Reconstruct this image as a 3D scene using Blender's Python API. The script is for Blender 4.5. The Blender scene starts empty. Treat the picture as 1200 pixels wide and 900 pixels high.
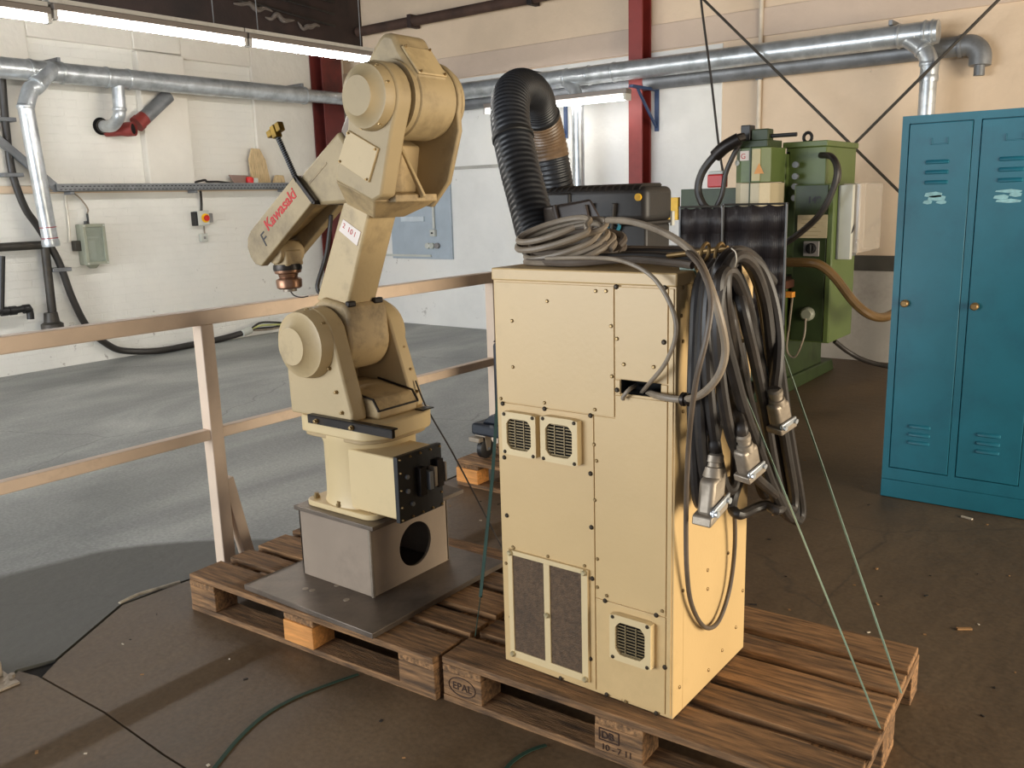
import bpy, bmesh, math, random
from mathutils import Vector, Matrix
random.seed(7)
S = bpy.context.scene
COL = S.collection

# ------------------------------------------------------------------ camera
FPX, PITCH, ROLL, HEYE, YAW = 1037.0, .206, -.029, 1.5, .655
_F = Vector((0, math.cos(PITCH), -math.sin(PITCH))); _R = Vector((1, 0, 0)); _U = _R.cross(_F)
_R, _U = (_R*math.cos(ROLL)+_U*math.sin(ROLL)), (_U*math.cos(ROLL)-_R*math.sin(ROLL))
_M = Matrix.Rotation(YAW, 3, 'Z')
CF, CR, CU = _M@_F, _M@_R, _M@_U
CLOC = Vector((0, 0, HEYE))
cd = bpy.data.cameras.new('camera'); cam = bpy.data.objects.new('camera', cd); COL.objects.link(cam)
cd.sensor_width = 36; cd.lens = FPX/1200*36; cd.clip_start = .05; cd.clip_end = 100
m = Matrix((CR, CU, -CF)).transposed().to_4x4(); m.translation = CLOC
cam.matrix_world = m
S.camera = cam

def P(px, py, ax, v):
    """photo pixel -> point on the plane ax = v (floor, wall or a face of a thing)"""
    d = CF + CR*((px-600)/FPX) - CU*((py-450)/FPX)
    i = 'xyz'.index(ax)
    return CLOC + d*((v-CLOC[i])/d[i])

# ------------------------------------------------------------------ light
w = bpy.data.worlds.new('world'); S.world = w; w.use_nodes = True
bg = w.node_tree.nodes['Background']; bg.inputs[0].default_value = (.80, .86, 1.0, 1); bg.inputs[1].default_value = .30
def area(name, loc, target, sx, sy, power, color):
    l = bpy.data.lights.new(name, 'AREA'); l.shape = 'RECTANGLE'; l.size = sx; l.size_y = sy; l.energy = power; l.color = color
    o = bpy.data.objects.new(name, l); COL.objects.link(o); o.location = loc
    o.rotation_euler = (Vector(target)-Vector(loc)).to_track_quat('-Z', 'Y').to_euler()
    return o
area('gate_daylight', (4.6, 3.4, 1.25), (-3, 4.0, .9), 5.0, 2.3, 400, (1.0, .88, .69))
area('window_daylight', (-5.6, -5.4, 1.5), (-6.8, 8, .9), 6.0, 2.6, 490, (.88, .94, 1.0))
S.view_settings.view_transform = 'Standard'; S.view_settings.look = 'None'
S.view_settings.exposure = 0.62; S.view_settings.gamma = 1.0
S.view_settings.use_curve_mapping = False

# ------------------------------------------------------------------ materials
MATS = {}
def rgb(r, g, b):
    f = lambda c: (c/255/12.92) if c/255 <= .04045 else ((c/255+.055)/1.055)**2.4
    return (f(r), f(g), f(b), 1)
def mat(name, col, rough=.5, metal=0., var=.08, scale=6., dirt=None, damt=.35, dscale=3., dthr=.5, bump=0., bscale=40., stretch=None, emit=0., alpha=1., trans=0., rnd=0.):
    if name in MATS: return MATS[name]
    mt = bpy.data.materials.new(name); mt.use_nodes = True
    nt = mt.node_tree; N = nt.nodes; L = nt.links; b = N['Principled BSDF']
    b.inputs['Roughness'].default_value = rough; b.inputs['Metallic'].default_value = metal
    tc = N.new('ShaderNodeTexCoord'); mp = N.new('ShaderNodeMapping'); L.new(tc.outputs['Object'], mp.inputs[0])
    if stretch: mp.inputs['Scale'].default_value = stretch
    if rnd:
        oi = N.new('ShaderNodeObjectInfo'); ad = N.new('ShaderNodeVectorMath'); ad.operation = 'SCALE'
        ad.inputs[0].default_value = (7.3, 3.1, 5.7); L.new(oi.outputs['Random'], ad.inputs['Scale']); L.new(ad.outputs[0], mp.inputs['Location'])
    n1 = N.new('ShaderNodeTexNoise'); n1.inputs['Scale'].default_value = scale; n1.inputs['Detail'].default_value = 6; L.new(mp.outputs[0], n1.inputs[0])
    c = col; lo = tuple(max(0, x*(1-var*2)) for x in c[:3])+(1,); hi = tuple(min(1, x*(1+var*2)) for x in c[:3])+(1,)
    cr = N.new('ShaderNodeValToRGB'); cr.color_ramp.elements[0].position = .3; cr.color_ramp.elements[1].position = .7
    cr.color_ramp.elements[0].color = lo; cr.color_ramp.elements[1].color = hi; L.new(n1.outputs[0], cr.inputs[0])
    out = cr.outputs[0]
    if rnd:
        hs = N.new('ShaderNodeHueSaturation'); mr = N.new('ShaderNodeMapRange'); mr.inputs['To Min'].default_value = 1-rnd; mr.inputs['To Max'].default_value = 1+rnd
        L.new(oi.outputs['Random'], mr.inputs[0]); L.new(mr.outputs[0], hs.inputs['Value']); L.new(out, hs.inputs['Color']); out = hs.outputs[0]
    if dirt:
        n2 = N.new('ShaderNodeTexNoise'); n2.inputs['Scale'].default_value = dscale; n2.inputs['Detail'].default_value = 9; n2.inputs['Roughness'].default_value = .68
        L.new(mp.outputs[0], n2.inputs[0])
        r2 = N.new('ShaderNodeValToRGB'); r2.color_ramp.elements[0].position = dthr; r2.color_ramp.elements[1].position = min(1, dthr+.2)
        r2.color_ramp.elements[0].color = (0, 0, 0, 1); r2.color_ramp.elements[1].color = (damt, damt, damt, 1)
        L.new(n2.outputs[0], r2.inputs[0])
        mx = N.new('ShaderNodeMix'); mx.data_type = 'RGBA'; L.new(r2.outputs[0], mx.inputs[0]); L.new(out, mx.inputs[6]); mx.inputs[7].default_value = dirt
        out = mx.outputs[2]
    L.new(out, b.inputs['Base Color'])
    if bump:
        n3 = N.new('ShaderNodeTexNoise'); n3.inputs['Scale'].default_value = bscale; n3.inputs['Detail'].default_value = 5; L.new(mp.outputs[0], n3.inputs[0])
        bp = N.new('ShaderNodeBump'); bp.inputs['Strength'].default_value = bump; bp.inputs['Distance'].default_value = .01
        L.new(n3.outputs[0], bp.inputs['Height']); L.new(bp.outputs[0], b.inputs['Normal'])
    if emit:
        b.inputs['Emission Color'].default_value = col; b.inputs['Emission Strength'].default_value = emit
    if trans: b.inputs['Transmission Weight'].default_value = trans
    b.inputs['Alpha'].default_value = alpha
    MATS[name] = mt
    return mt

GR = rgb(70, 58, 40)
cream = mat('cream_paint', rgb(184, 161, 120), .5, 0, .04, 3, GR, .6, 3.4, .52, .08, 60)
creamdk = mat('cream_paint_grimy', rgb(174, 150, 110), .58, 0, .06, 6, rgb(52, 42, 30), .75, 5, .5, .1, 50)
creamcab = mat('cabinet_enamel', rgb(200, 169, 118), .42, 0, .03, 2, rgb(130, 106, 66), .35, 1.8, .56, .04, 80)
creamlt = mat('cream_paint_brightened', rgb(208, 184, 138), .46, 0, .03, 3, GR, .2, 3, .6)  # robot base brightened: low light put into the paint; cabinet trims share it
creamdim = mat('cream_paint_dimmed', rgb(160, 140, 104), .55, 0, .06, 3, rgb(74, 60, 42), .6, 3.4, .5, .08, 60)  # upper arm darkened in the paint for weaker light up high; grime spots too
black = mat('black_plastic', rgb(26, 25, 25), .45, 0, .1, 8)
blackm = mat('black_steel', rgb(38, 33, 30), .4, .5, .1, 8, rgb(90, 70, 50), .3, 6, .55)
rubber = mat('dark_rubber', rgb(40, 35, 31), .48, 0, .15, 9, rgb(84, 72, 60), .35, 12, .52)
cablegrey = mat('grey_cable', rgb(136, 122, 104), .5, 0, .1, 9, rgb(70, 58, 46), .5, 8, .5)
cablemid = mat('worn_cable', rgb(92, 80, 68), .5, 0, .1, 9, rgb(50, 42, 36), .5, 8, .5)
screwm = mat('screw_steel', rgb(150, 126, 86), .4, .7, .1, 30)
screwd = mat('screw_dark', rgb(56, 46, 32), .5, .5, .1, 30)
alu = mat('aluminium_casting', rgb(150, 138, 122), .48, .55, .08, 10, rgb(70, 58, 44), .5, 6, .5, .1, 60)
galv = mat('galvanised_sheet', rgb(188, 192, 194), .34, .6, .1, 9, rgb(110, 112, 112), .5, 5, .5, .05, 30)
galvd = mat('dull_zinc', rgb(126, 128, 130), .5, .4, .1, 6, rgb(80, 80, 80), .5, 5, .5)
steelpl = mat('raw_steel_plate', rgb(116, 104, 92), .42, .55, .12, 5, rgb(60, 52, 46), .6, 3, .48, .15, 25)
pedpaint = mat('beige_primer', rgb(144, 127, 109), .6, 0, .05, 4, rgb(96, 84, 72), .5, 3, .56, .06, 60)
wood = mat('pallet_wood', rgb(136, 100, 64), .78, 0, .28, 5, rgb(46, 34, 24), .75, 3, .47, .5, 22, (1.6, 16, 16), rnd=.3)
woodfresh = mat('fresh_pine', rgb(206, 140, 72), .7, 0, .12, 5, rgb(150, 90, 40), .5, 4, .5, .25, 22, (1.6, 16, 16), rnd=.08)
woodpale = mat('pale_board', rgb(198, 172, 130), .75, 0, .1, 6, rgb(120, 92, 60), .5, 4, .5, .2, 22, (12, 12, 2))
brand_ink = mat('burnt_mark', rgb(56, 34, 20), .8)
railp = mat('rail_paint', rgb(212, 188, 164), .5, 0, .05, 5, rgb(120, 98, 80), .4, 5, .56, .05, 50)
redsteel = mat('red_lead_paint', rgb(132, 48, 42), .55, 0, .08, 5, rgb(70, 28, 26), .4, 5, .55)
darkred = mat('oxide_red_paint', rgb(96, 34, 28), .6, 0, .12, 5, rgb(40, 18, 16), .6, 3, .5)
bluep = mat('blue_bracket_paint', rgb(44, 66, 104), .45)
lockerp = mat('locker_blue', rgb(24, 104, 122), .45, 0, .05, 5, rgb(18, 78, 100), .35, 4, .5, .03, 150)
lockerd = mat('locker_gap', rgb(8, 34, 44), .7)
lockerlt = mat('paper_remains', rgb(150, 196, 200), .8, 0, .1, 40)
brass = mat('brass', rgb(132, 106, 66), .45, .6, .1, 20, rgb(90, 66, 30), .4, 20, .5)
copper = mat('brown_flange_steel', rgb(140, 104, 80), .35, .7, .12, 20, rgb(50, 36, 28), .5, 20, .5)
green = mat('machine_green', rgb(88, 104, 54), .45, 0, .06, 4, rgb(50, 56, 30), .4, 4, .54, .05, 60)
greend = mat('machine_green_dark', rgb(48, 62, 32), .5, 0, .1, 5, rgb(28, 30, 20), .6, 4, .5)
paleg = mat('pale_cover', rgb(196, 182, 150), .5, 0, .06, 5, rgb(120, 110, 90), .4, 5, .52)
greybox = mat('light_grey_plastic', rgb(190, 190, 180), .45, 0, .04)
oliveb = mat('grey_green_plastic', rgb(150, 152, 134), .45, 0, .05, 5, rgb(100, 100, 84), .3, 4, .54)
redpl = mat('red_plastic', rgb(190, 28, 24), .4)
yellow = mat('yellow_plastic', rgb(238, 184, 20), .45)
red_ink = mat('red_ink', rgb(188, 40, 36), .6)
black_ink = mat('dark_ink', rgb(46, 44, 48), .6)
white_label = mat('white_sticker', rgb(222, 208, 196), .6, 0, .04)
curtain = mat('welding_curtain', rgb(46, 40, 40), .42, 0, .1, 2)
extr = mat('charcoal_plastic', rgb(42, 39, 37), .5, 0, .1, 6, rgb(66, 58, 50), .4, 4, .5, .06, 80)
extrb = mat('dark_blue_steel', rgb(34, 40, 50), .45, 0, .1, 6)
hosem = mat('black_hose_fabric', rgb(34, 35, 38), .42, 0, .12, 12, rgb(62, 58, 54), .4, 5, .52)
hosebrown = mat('brown_tape', rgb(110, 88, 66), .4, 0, .14, 12, rgb(56, 42, 32), .5, 9, .5, .2, 40)
strapg = mat('green_strap', rgb(122, 146, 124), .35, 0, .08, 12)
strapdk = mat('dark_green_strap', rgb(22, 52, 38), .75, 0, .08, 12)
brownhose = mat('brown_suction_hose', rgb(104, 80, 48), .32, 0, .1, 8)
pipedark = mat('dark_iron_pipe', rgb(62, 58, 52), .5, .3, .12, 8, rgb(90, 76, 60), .4, 6, .5)
filterm = mat('dark_filter_mesh', rgb(88, 67, 46), .7, 0, .16, 70, rgb(48, 38, 28), .5, 4, .5, .5, 220)
ceilm = mat('dark_ceiling', rgb(52, 42, 36), .8, 0, .25, 2, rgb(20, 16, 14), .8, 1.5, .45, .4, 8)  # dark brown all over, with random darker blotches
beamdk = mat('dark_beam', rgb(46, 32, 28), .7, 0, .2, 3, rgb(14, 11, 10), .7, 2, .48, .3, 12)  # dark red-brown beams with near-black blotches
tube_on = mat('lit_tube', (1, .985, .95, 1), .5, emit=54)
tube_wall = mat('lit_wall_tube', (1, .99, .97, 1), .5, emit=10)
lampw = mat('lamp_housing', rgb(196, 192, 184), .4, 0, .05, 5, rgb(120, 110, 96), .4, 5, .54)
lampg = mat('lamp_housing_grey', rgb(122, 112, 104), .5, 0, .06, 5, rgb(80, 70, 60), .4, 5, .54)
greypanel = mat('grey_board', rgb(164, 174, 182), .5, 0, .04, 4, rgb(130, 138, 146), .4, 3, .54)
glassm = mat('smoky_cover', rgb(170, 178, 164), .12, 0, .02, alpha=.45)
clearm = mat('clear_cover', rgb(205, 196, 184), .12, 0, .02, alpha=.4)
tealr = mat('teal_ring', rgb(40, 130, 150), .4)
orangem = mat('orange_hazard', rgb(226, 150, 60), .5)
insul = mat('torn_insulation', rgb(104, 94, 86), .9, 0, .2, 5, rgb(80, 70, 62), .6, 4, .5, .5, 20)

def wall_mat(name, warm, brick=False):
    mt = bpy.data.materials.new(name); mt.use_nodes = True
    nt = mt.node_tree; N = nt.nodes; L = nt.links; b = N['Principled BSDF']; b.inputs['Roughness'].default_value = .75
    tc = N.new('ShaderNodeTexCoord'); g = N.new('ShaderNodeNewGeometry')
    n1 = N.new('ShaderNodeTexNoise'); n1.inputs['Scale'].default_value = 1.1; n1.inputs['Detail'].default_value = 8; n1.inputs['Roughness'].default_value = .6; L.new(g.outputs['Position'], n1.inputs[0])
    cr = N.new('ShaderNodeValToRGB'); e = cr.color_ramp.elements
    e[0].position = .3; e[0].color = tuple(c*.86 for c in warm[:3])+(1,); e[1].position = .62; e[1].color = warm
    L.new(n1.outputs[0], cr.inputs[0]); out = cr.outputs[0]
    # chipped paint and scuffs, denser towards the bottom of the wall where it has been knocked
    n2 = N.new('ShaderNodeTexNoise'); n2.inputs['Scale'].default_value = 9; n2.inputs['Detail'].default_value = 7; n2.inputs['Roughness'].default_value = .7; L.new(g.outputs['Position'], n2.inputs[0])
    sx = N.new('ShaderNodeSeparateXYZ'); L.new(g.outputs['Position'], sx.inputs[0])
    mr = N.new('ShaderNodeMapRange'); mr.inputs['From Min'].default_value = 0; mr.inputs['From Max'].default_value = 1.4; mr.inputs['To Min'].default_value = .075; mr.inputs['To Max'].default_value = 0; L.new(sx.outputs[2], mr.inputs[0])
    ad = N.new('ShaderNodeMath'); ad.operation = 'ADD'; L.new(n2.outputs[0], ad.inputs[0]); L.new(mr.outputs[0], ad.inputs[1])
    r2 = N.new('ShaderNodeValToRGB'); r2.color_ramp.elements[0].position = .69; r2.color_ramp.elements[1].position = .74; r2.color_ramp.elements[1].color = (.6, .6, .6, 1)
    L.new(ad.outputs[0], r2.inputs[0])
    mx = N.new('ShaderNodeMix'); mx.data_type = 'RGBA'; L.new(r2.outputs[0], mx.inputs[0]); L.new(out, mx.inputs[6]); mx.inputs[7].default_value = rgb(112, 98, 84); out = mx.outputs[2]
    # faint yellow-grey water stains
    n4 = N.new('ShaderNodeTexNoise'); n4.inputs['Scale'].default_value = .55; n4.inputs['Detail'].default_value = 5; L.new(g.outputs['Position'], n4.inputs[0])
    r4 = N.new('ShaderNodeValToRGB'); r4.color_ramp.elements[0].position = .52; r4.color_ramp.elements[1].position = .75; r4.color_ramp.elements[1].color = (.28, .28, .28, 1); L.new(n4.outputs[0], r4.inputs[0])
    m4 = N.new('ShaderNodeMix'); m4.data_type = 'RGBA'; L.new(r4.outputs[0], m4.inputs[0]); L.new(out, m4.inputs[6]); m4.inputs[7].default_value = rgb(186, 166, 138); out = m4.outputs[2]
    L.new(out, b.inputs['Base Color'])
    n3 = N.new('ShaderNodeTexNoise'); n3.inputs['Scale'].default_value = 7; n3.inputs['Detail'].default_value = 7; L.new(g.outputs['Position'], n3.inputs[0])
    bp = N.new('ShaderNodeBump'); bp.inputs['Strength'].default_value = .35; bp.inputs['Distance'].default_value = .03; L.new(n3.outputs[0], bp.inputs['Height'])
    L.new(bp.outputs[0], b.inputs['Normal'])
    if brick:
        cx = N.new('ShaderNodeCombineXYZ'); ay = N.new('ShaderNodeMath'); ay.operation = 'ADD'; L.new(sx.outputs[0], ay.inputs[0]); L.new(sx.outputs[1], ay.inputs[1])
        L.new(ay.outputs[0], cx.inputs[0]); L.new(sx.outputs[2], cx.inputs[1])
        br = N.new('ShaderNodeTexBrick'); br.inputs['Scale'].default_value = 1; br.inputs['Brick Width'].default_value = .26; br.inputs['Row Height'].default_value = .08; br.inputs['Mortar Size'].default_value = .006; br.inputs['Mortar Smooth'].default_value = .6
        br.inputs['Color1'].default_value = (1, 1, 1, 1); br.inputs['Color2'].default_value = (.9, .9, .9, 1); br.inputs['Mortar'].default_value = (0, 0, 0, 1); L.new(cx.outputs[0], br.inputs[0])
        b2 = N.new('ShaderNodeBump'); b2.inputs['Strength'].default_value = .35; b2.inputs['Distance'].default_value = .012; L.new(br.outputs[0], b2.inputs['Height']); L.new(bp.outputs[0], b2.inputs['Normal']); L.new(b2.outputs[0], b.inputs['Normal'])
    return mt
wall_white = wall_mat('whitewashed_brick', rgb(232, 229, 220), True)
wall_smooth = wall_mat('lamplit_whitewash', rgb(232, 229, 222))
wall_plaster = wall_mat('whitewashed_plaster', rgb(226, 220, 208))
wall_peach = wall_mat('cream_plaster', rgb(222, 198, 170))
wall_band = wall_mat('plaster_band', rgb(206, 184, 164))

def floor_mat(name, base, dark, light, band=None):
    mt = bpy.data.materials.new(name); mt.use_nodes = True
    nt = mt.node_tree; N = nt.nodes; L = nt.links; b = N['Principled BSDF']
    g = N.new('ShaderNodeNewGeometry')
    n1 = N.new('ShaderNodeTexNoise'); n1.inputs['Scale'].default_value = .9; n1.inputs['Detail'].default_value = 9; n1.inputs['Roughness'].default_value = .62; n1.inputs['Distortion'].default_value = .6
    mpf = N.new('ShaderNodeMapping'); mpf.inputs['Scale'].default_value = (1.5, .6, 1); mpf.inputs['Rotation'].default_value = (0, 0, .5); L.new(g.outputs['Position'], mpf.inputs[0]); L.new(mpf.outputs[0], n1.inputs[0])
    cr = N.new('ShaderNodeValToRGB'); e = cr.color_ramp.elements; e[0].position = .32; e[0].color = dark; e[1].position = .68; e[1].color = light
    k = e.new(.5); k.color = base; L.new(n1.outputs[0], cr.inputs[0]); out = cr.outputs[0]
    n2 = N.new('ShaderNodeTexNoise'); n2.inputs['Scale'].default_value = 60; n2.inputs['Detail'].default_value = 4; L.new(g.outputs['Position'], n2.inputs[0])
    m1 = N.new('ShaderNodeMix'); m1.data_type = 'RGBA'; m1.blend_type = 'OVERLAY'; m1.inputs[0].default_value = .45; L.new(out, m1.inputs[6]); L.new(n2.outputs[0], m1.inputs[7]); out = m1.outputs[2]
    # hairline cracks
    v = N.new('ShaderNodeTexVoronoi'); v.feature = 'DISTANCE_TO_EDGE'; v.inputs['Scale'].default_value = .38
    nn = N.new('ShaderNodeTexNoise'); nn.inputs['Scale'].default_value = 1.6; nn.inputs['Detail'].default_value = 8; L.new(g.outputs['Position'], nn.inputs[0])
    vm = N.new('ShaderNodeMix'); vm.data_type = 'RGBA'; vm.blend_type = 'ADD'; vm.inputs[0].default_value = .5; L.new(g.outputs['Position'], vm.inputs[6]); L.new(nn.outputs['Color'], vm.inputs[7]); L.new(vm.outputs[2], v.inputs[0])
    rc = N.new('ShaderNodeValToRGB'); rc.color_ramp.elements[0].position = .0; rc.color_ramp.elements[0].color = (.4, .4, .4, 1); rc.color_ramp.elements[1].position = .0035; rc.color_ramp.elements[1].color = (0, 0, 0, 1); L.new(v.outputs[0], rc.inputs[0])
    m2 = N.new('ShaderNodeMix'); m2.data_type = 'RGBA'; L.new(rc.outputs[0], m2.inputs[0]); L.new(out, m2.inputs[6]); m2.inputs[7].default_value = rgb(44, 40, 36); out = m2.outputs[2]
    if band:   # darker patch along the joint, with an uneven edge of its own
        sx = N.new('ShaderNodeSeparateXYZ'); L.new(g.outputs['Position'], sx.inputs[0])
        nb = N.new('ShaderNodeTexNoise'); nb.inputs['Scale'].default_value = 1.3; nb.inputs['Detail'].default_value = 4; L.new(g.outputs['Position'], nb.inputs[0])
        # bounded by a rounded end at y = 2.15
        def mth(op, a, bb):
            q = N.new('ShaderNodeMath'); q.operation = op
            for i_, z in enumerate((a, bb)):
                if isinstance(z, (int, float)): q.inputs[i_].default_value = z
                else: L.new(z, q.inputs[i_])
            return q.outputs[0]
        wob = mth('MULTIPLY', mth('SUBTRACT', nb.outputs[0], .5), .22)
        fx = mth('ADD', sx.outputs[0], 3.88)
        yy = mth('MAXIMUM', mth('SUBTRACT', sx.outputs[1], 1.6), 0)
        curve = mth('MULTIPLY', mth('MULTIPLY', yy, yy), 1.1)
        fx = mth('ADD', mth('SUBTRACT', fx, curve), wob)
        r5 = N.new('ShaderNodeValToRGB'); r5.color_ramp.elements[0].position = .0; r5.color_ramp.elements[1].position = .06; r5.color_ramp.elements[1].color = (.9, .9, .9, 1); L.new(fx, r5.inputs[0])
        m5 = N.new('ShaderNodeMix'); m5.data_type = 'RGBA'; L.new(r5.outputs[0], m5.inputs[0]); L.new(out, m5.inputs[6]); m5.inputs[7].default_value = band; out = m5.outputs[2]
    L.new(out, b.inputs['Base Color'])
    rr = N.new('ShaderNodeMapRange'); rr.inputs['To Min'].default_value = .38; rr.inputs['To Max'].default_value = .7; L.new(n1.outputs[0], rr.inputs[0]); L.new(rr.outputs[0], b.inputs['Roughness'])
    n3 = N.new('ShaderNodeTexNoise'); n3.inputs['Scale'].default_value = 14; n3.inputs['Detail'].default_value = 7; L.new(g.outputs['Position'], n3.inputs[0])
    bp = N.new('ShaderNodeBump'); bp.inputs['Strength'].default_value = .25; bp.inputs['Distance'].default_value = .015; L.new(n3.outputs[0], bp.inputs['Height']); L.new(bp.outputs[0], b.inputs['Normal'])
    return mt
floor_grey = floor_mat('grey_screed', rgb(140, 141, 137), rgb(116, 118, 115), rgb(168, 169, 163), rgb(70, 68, 60))
floor_brown = floor_mat('brown_concrete', rgb(92, 74, 54), rgb(74, 59, 42), rgb(106, 87, 65))

# ------------------------------------------------------------------ mesh helpers
MW = {}          # root/part name -> world matrix used when its children are given in world coordinates
class MB:
    def __init__(s): s.v = []; s.f = []
    def quad(s, a, b, c, d):
        i = len(s.v); s.v += [Vector(a), Vector(b), Vector(c), Vector(d)]; s.f.append((i, i+1, i+2, i+3)); return s
    def poly(s, pts):
        i = len(s.v); s.v += [Vector(p) for p in pts]; s.f.append(tuple(range(i, i+len(pts)))); return s
    def box(s, x0, x1, y0, y1, z0, z1):
        i = len(s.v)
        s.v += [Vector(p) for p in ((x0,y0,z0),(x1,y0,z0),(x1,y1,z0),(x0,y1,z0),(x0,y0,z1),(x1,y0,z1),(x1,y1,z1),(x0,y1,z1))]
        s.f += [tuple(i+k for k in q) for q in ((0,3,2,1),(4,5,6,7),(0,1,5,4),(1,2,6,5),(2,3,7,6),(3,0,4,7))]
        return s
    def obox(s, c, X, Y, Z):
        """oriented box: centre and three half-axis vectors"""
        c = Vector(c); X = Vector(X); Y = Vector(Y); Z = Vector(Z); i = len(s.v)
        s.v += [c-X-Y-Z, c+X-Y-Z, c+X+Y-Z, c-X+Y-Z, c-X-Y+Z, c+X-Y+Z, c+X+Y+Z, c-X+Y+Z]
        s.f += [tuple(i+k for k in q) for q in ((0,3,2,1),(4,5,6,7),(0,1,5,4),(1,2,6,5),(2,3,7,6),(3,0,4,7))]
        return s
    def bar(s, a, b, w, h, up=(0,0,1)):
        a = Vector(a); b = Vector(b); d = (b-a); L = d.length; d.normalize()
        u = Vector(up); sd = d.cross(u)
        if sd.length < 1e-4: sd = d.cross(Vector((1,0,0)))
        sd.normalize(); uu = sd.cross(d).normalized()
        return s.obox((a+b)/2, d*(L/2), sd*(w/2), uu*(h/2))
    def prism(s, pts, ax, a, b):
        """profile in the two other axes, extruded along ax from a to b"""
        n = len(pts); i = len(s.v)
        for t in (a, b):
            for p in pts:
                q = {'x': (t, p[0], p[1]), 'y': (p[0], t, p[1]), 'z': (p[0], p[1], t)}[ax]; s.v.append(Vector(q))
        s.f.append(tuple(i+k for k in range(n))); s.f.append(tuple(i+n+k for k in reversed(range(n))))
        for k in range(n):
            k2 = (k+1) % n; s.f.append((i+k2, i+k, i+n+k, i+n+k2))
        return s
    def rings(s, rings, cap0=True, cap1=True):
        i = len(s.v); n = len(rings[0])
        for r in rings: s.v += [Vector(p) for p in r]
        for a in range(len(rings)-1):
            for k in range(n):
                k2 = (k+1) % n; s.f.append((i+a*n+k, i+a*n+k2, i+(a+1)*n+k2, i+(a+1)*n+k))
        if cap0: s.f.append(tuple(i+k for k in reversed(range(n))))
        if cap1: s.f.append(tuple(i+(len(rings)-1)*n+k for k in range(n)))
        return s
    def lathe(s, a, b, prof, n=24):
        """prof: list of (t along a->b in metres from a, radius)"""
        a = Vector(a); d = (Vector(b)-a).normalized()
        u = d.orthogonal().normalized(); v = d.cross(u)
        rs = []
        for t, r in prof:
            rs.append([a+d*t+(u*math.cos(2*math.pi*k/n)+v*math.sin(2*math.pi*k/n))*max(r, 1e-4) for k in range(n)])
        return s.rings(rs)
    def cyl(s, a, b, r, r2=None, n=20):
        L = (Vector(b)-Vector(a)).length
        return s.lathe(a, b, [(0, r), (L, r if r2 is None else r2)], n)
    def tube(s, pts, r, n=10, sub=6, closed=False):
        pts = [Vector(p) for p in pts]
        if sub > 1 and len(pts) > 2: pts = spline(pts, sub)
        rs = []; u = None
        for i, p in enumerate(pts):
            d = (pts[min(i+1, len(pts)-1)]-pts[max(i-1, 0)])
            if d.length < 1e-7: d = Vector((0, 0, 1))
            d.normalize()
            if u is None: u = d.orthogonal().normalized()
            u = (u-d*u.dot(d))
            if u.length < 1e-5: u = d.orthogonal()
            u.normalize(); v = d.cross(u)
            rr = r(i/(len(pts)-1)) if callable(r) else r
            rs.append([p+(u*math.cos(2*math.pi*k/n)+v*math.sin(2*math.pi*k/n))*rr for k in range(n)])
        return s.rings(rs)
    def ball(s, c, r, n=12, m=7, sc=(1,1,1)):
        c = Vector(c); rs = []
        for j in range(m+1):
            t = -math.pi/2+math.pi*j/m
            rs.append([c+Vector((math.cos(t)*math.cos(2*math.pi*k/n)*sc[0], math.cos(t)*math.sin(2*math.pi*k/n)*sc[1], math.sin(t)*sc[2]))*r for k in range(n)])
        return s.rings(rs)
    def build(s, name, material, parent=None, bevel=0., smooth=True, seg=2, local=False, solid=0.):
        me = bpy.data.meshes.new(name)
        vs = s.v
        mw = MW.get(parent.name) if parent else None
        if mw is not None and not local:
            inv = mw.inverted(); vs = [inv@v for v in vs]
        me.from_pydata([tuple(v) for v in vs], [], s.f)
        bm = bmesh.new(); bm.from_mesh(me); bmesh.ops.recalc_face_normals(bm, faces=bm.faces); bm.to_mesh(me); bm.free()
        me.materials.append(material)
        if smooth:
            for p in me.polygons: p.use_smooth = True
            me.set_sharp_from_angle(angle=math.radians(35))
        o = bpy.data.objects.new(name, me); COL.objects.link(o)
        if parent:
            o.parent = parent
            if mw is not None: MW[o.name] = mw
        if solid:
            q = o.modifiers.new('solid', 'SOLIDIFY'); q.thickness = solid; q.offset = 0
        if bevel:
            q = o.modifiers.new('bevel', 'BEVEL'); q.width = bevel; q.segments = seg; q.limit_method = 'ANGLE'; q.angle_limit = math.radians(40); q.harden_normals = False
        return o
def spline(pts, sub):
    out = []; n = len(pts)
    for i in range(n-1):
        p0 = pts[max(i-1, 0)]; p1 = pts[i]; p2 = pts[i+1]; p3 = pts[min(i+2, n-1)]
        for k in range(sub):
            t = k/sub; t2 = t*t; t3 = t2*t
            out.append(.5*((2*p1)+(p2-p0)*t+(2*p0-5*p1+4*p2-p3)*t2+(3*p1-p0-3*p2+p3)*t3))
    out.append(pts[-1]); return out
def tag(o, label=None, cat=None, group=None, kind=None):
    if label: o['label'] = label
    if cat: o['category'] = cat
    if group: o['group'] = group
    if kind: o['kind'] = kind
    return o
def thing(name, label, cat, loc=(0,0,0), rz=0, group=None):
    o = bpy.data.objects.new(name, None); COL.objects.link(o); o.empty_display_size = .1
    o.location = loc; o.rotation_euler = (0, 0, rz)
    MW[o.name] = Matrix.Translation(loc)@Matrix.Rotation(rz, 4, 'Z')
    return tag(o, label, cat, group)
def structure(name, mb, material, bevel=0., label=None):
    o = mb.build(name, material, None, bevel, smooth=False); o['kind'] = 'structure'
    if label: o['label'] = label
    return o
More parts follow.
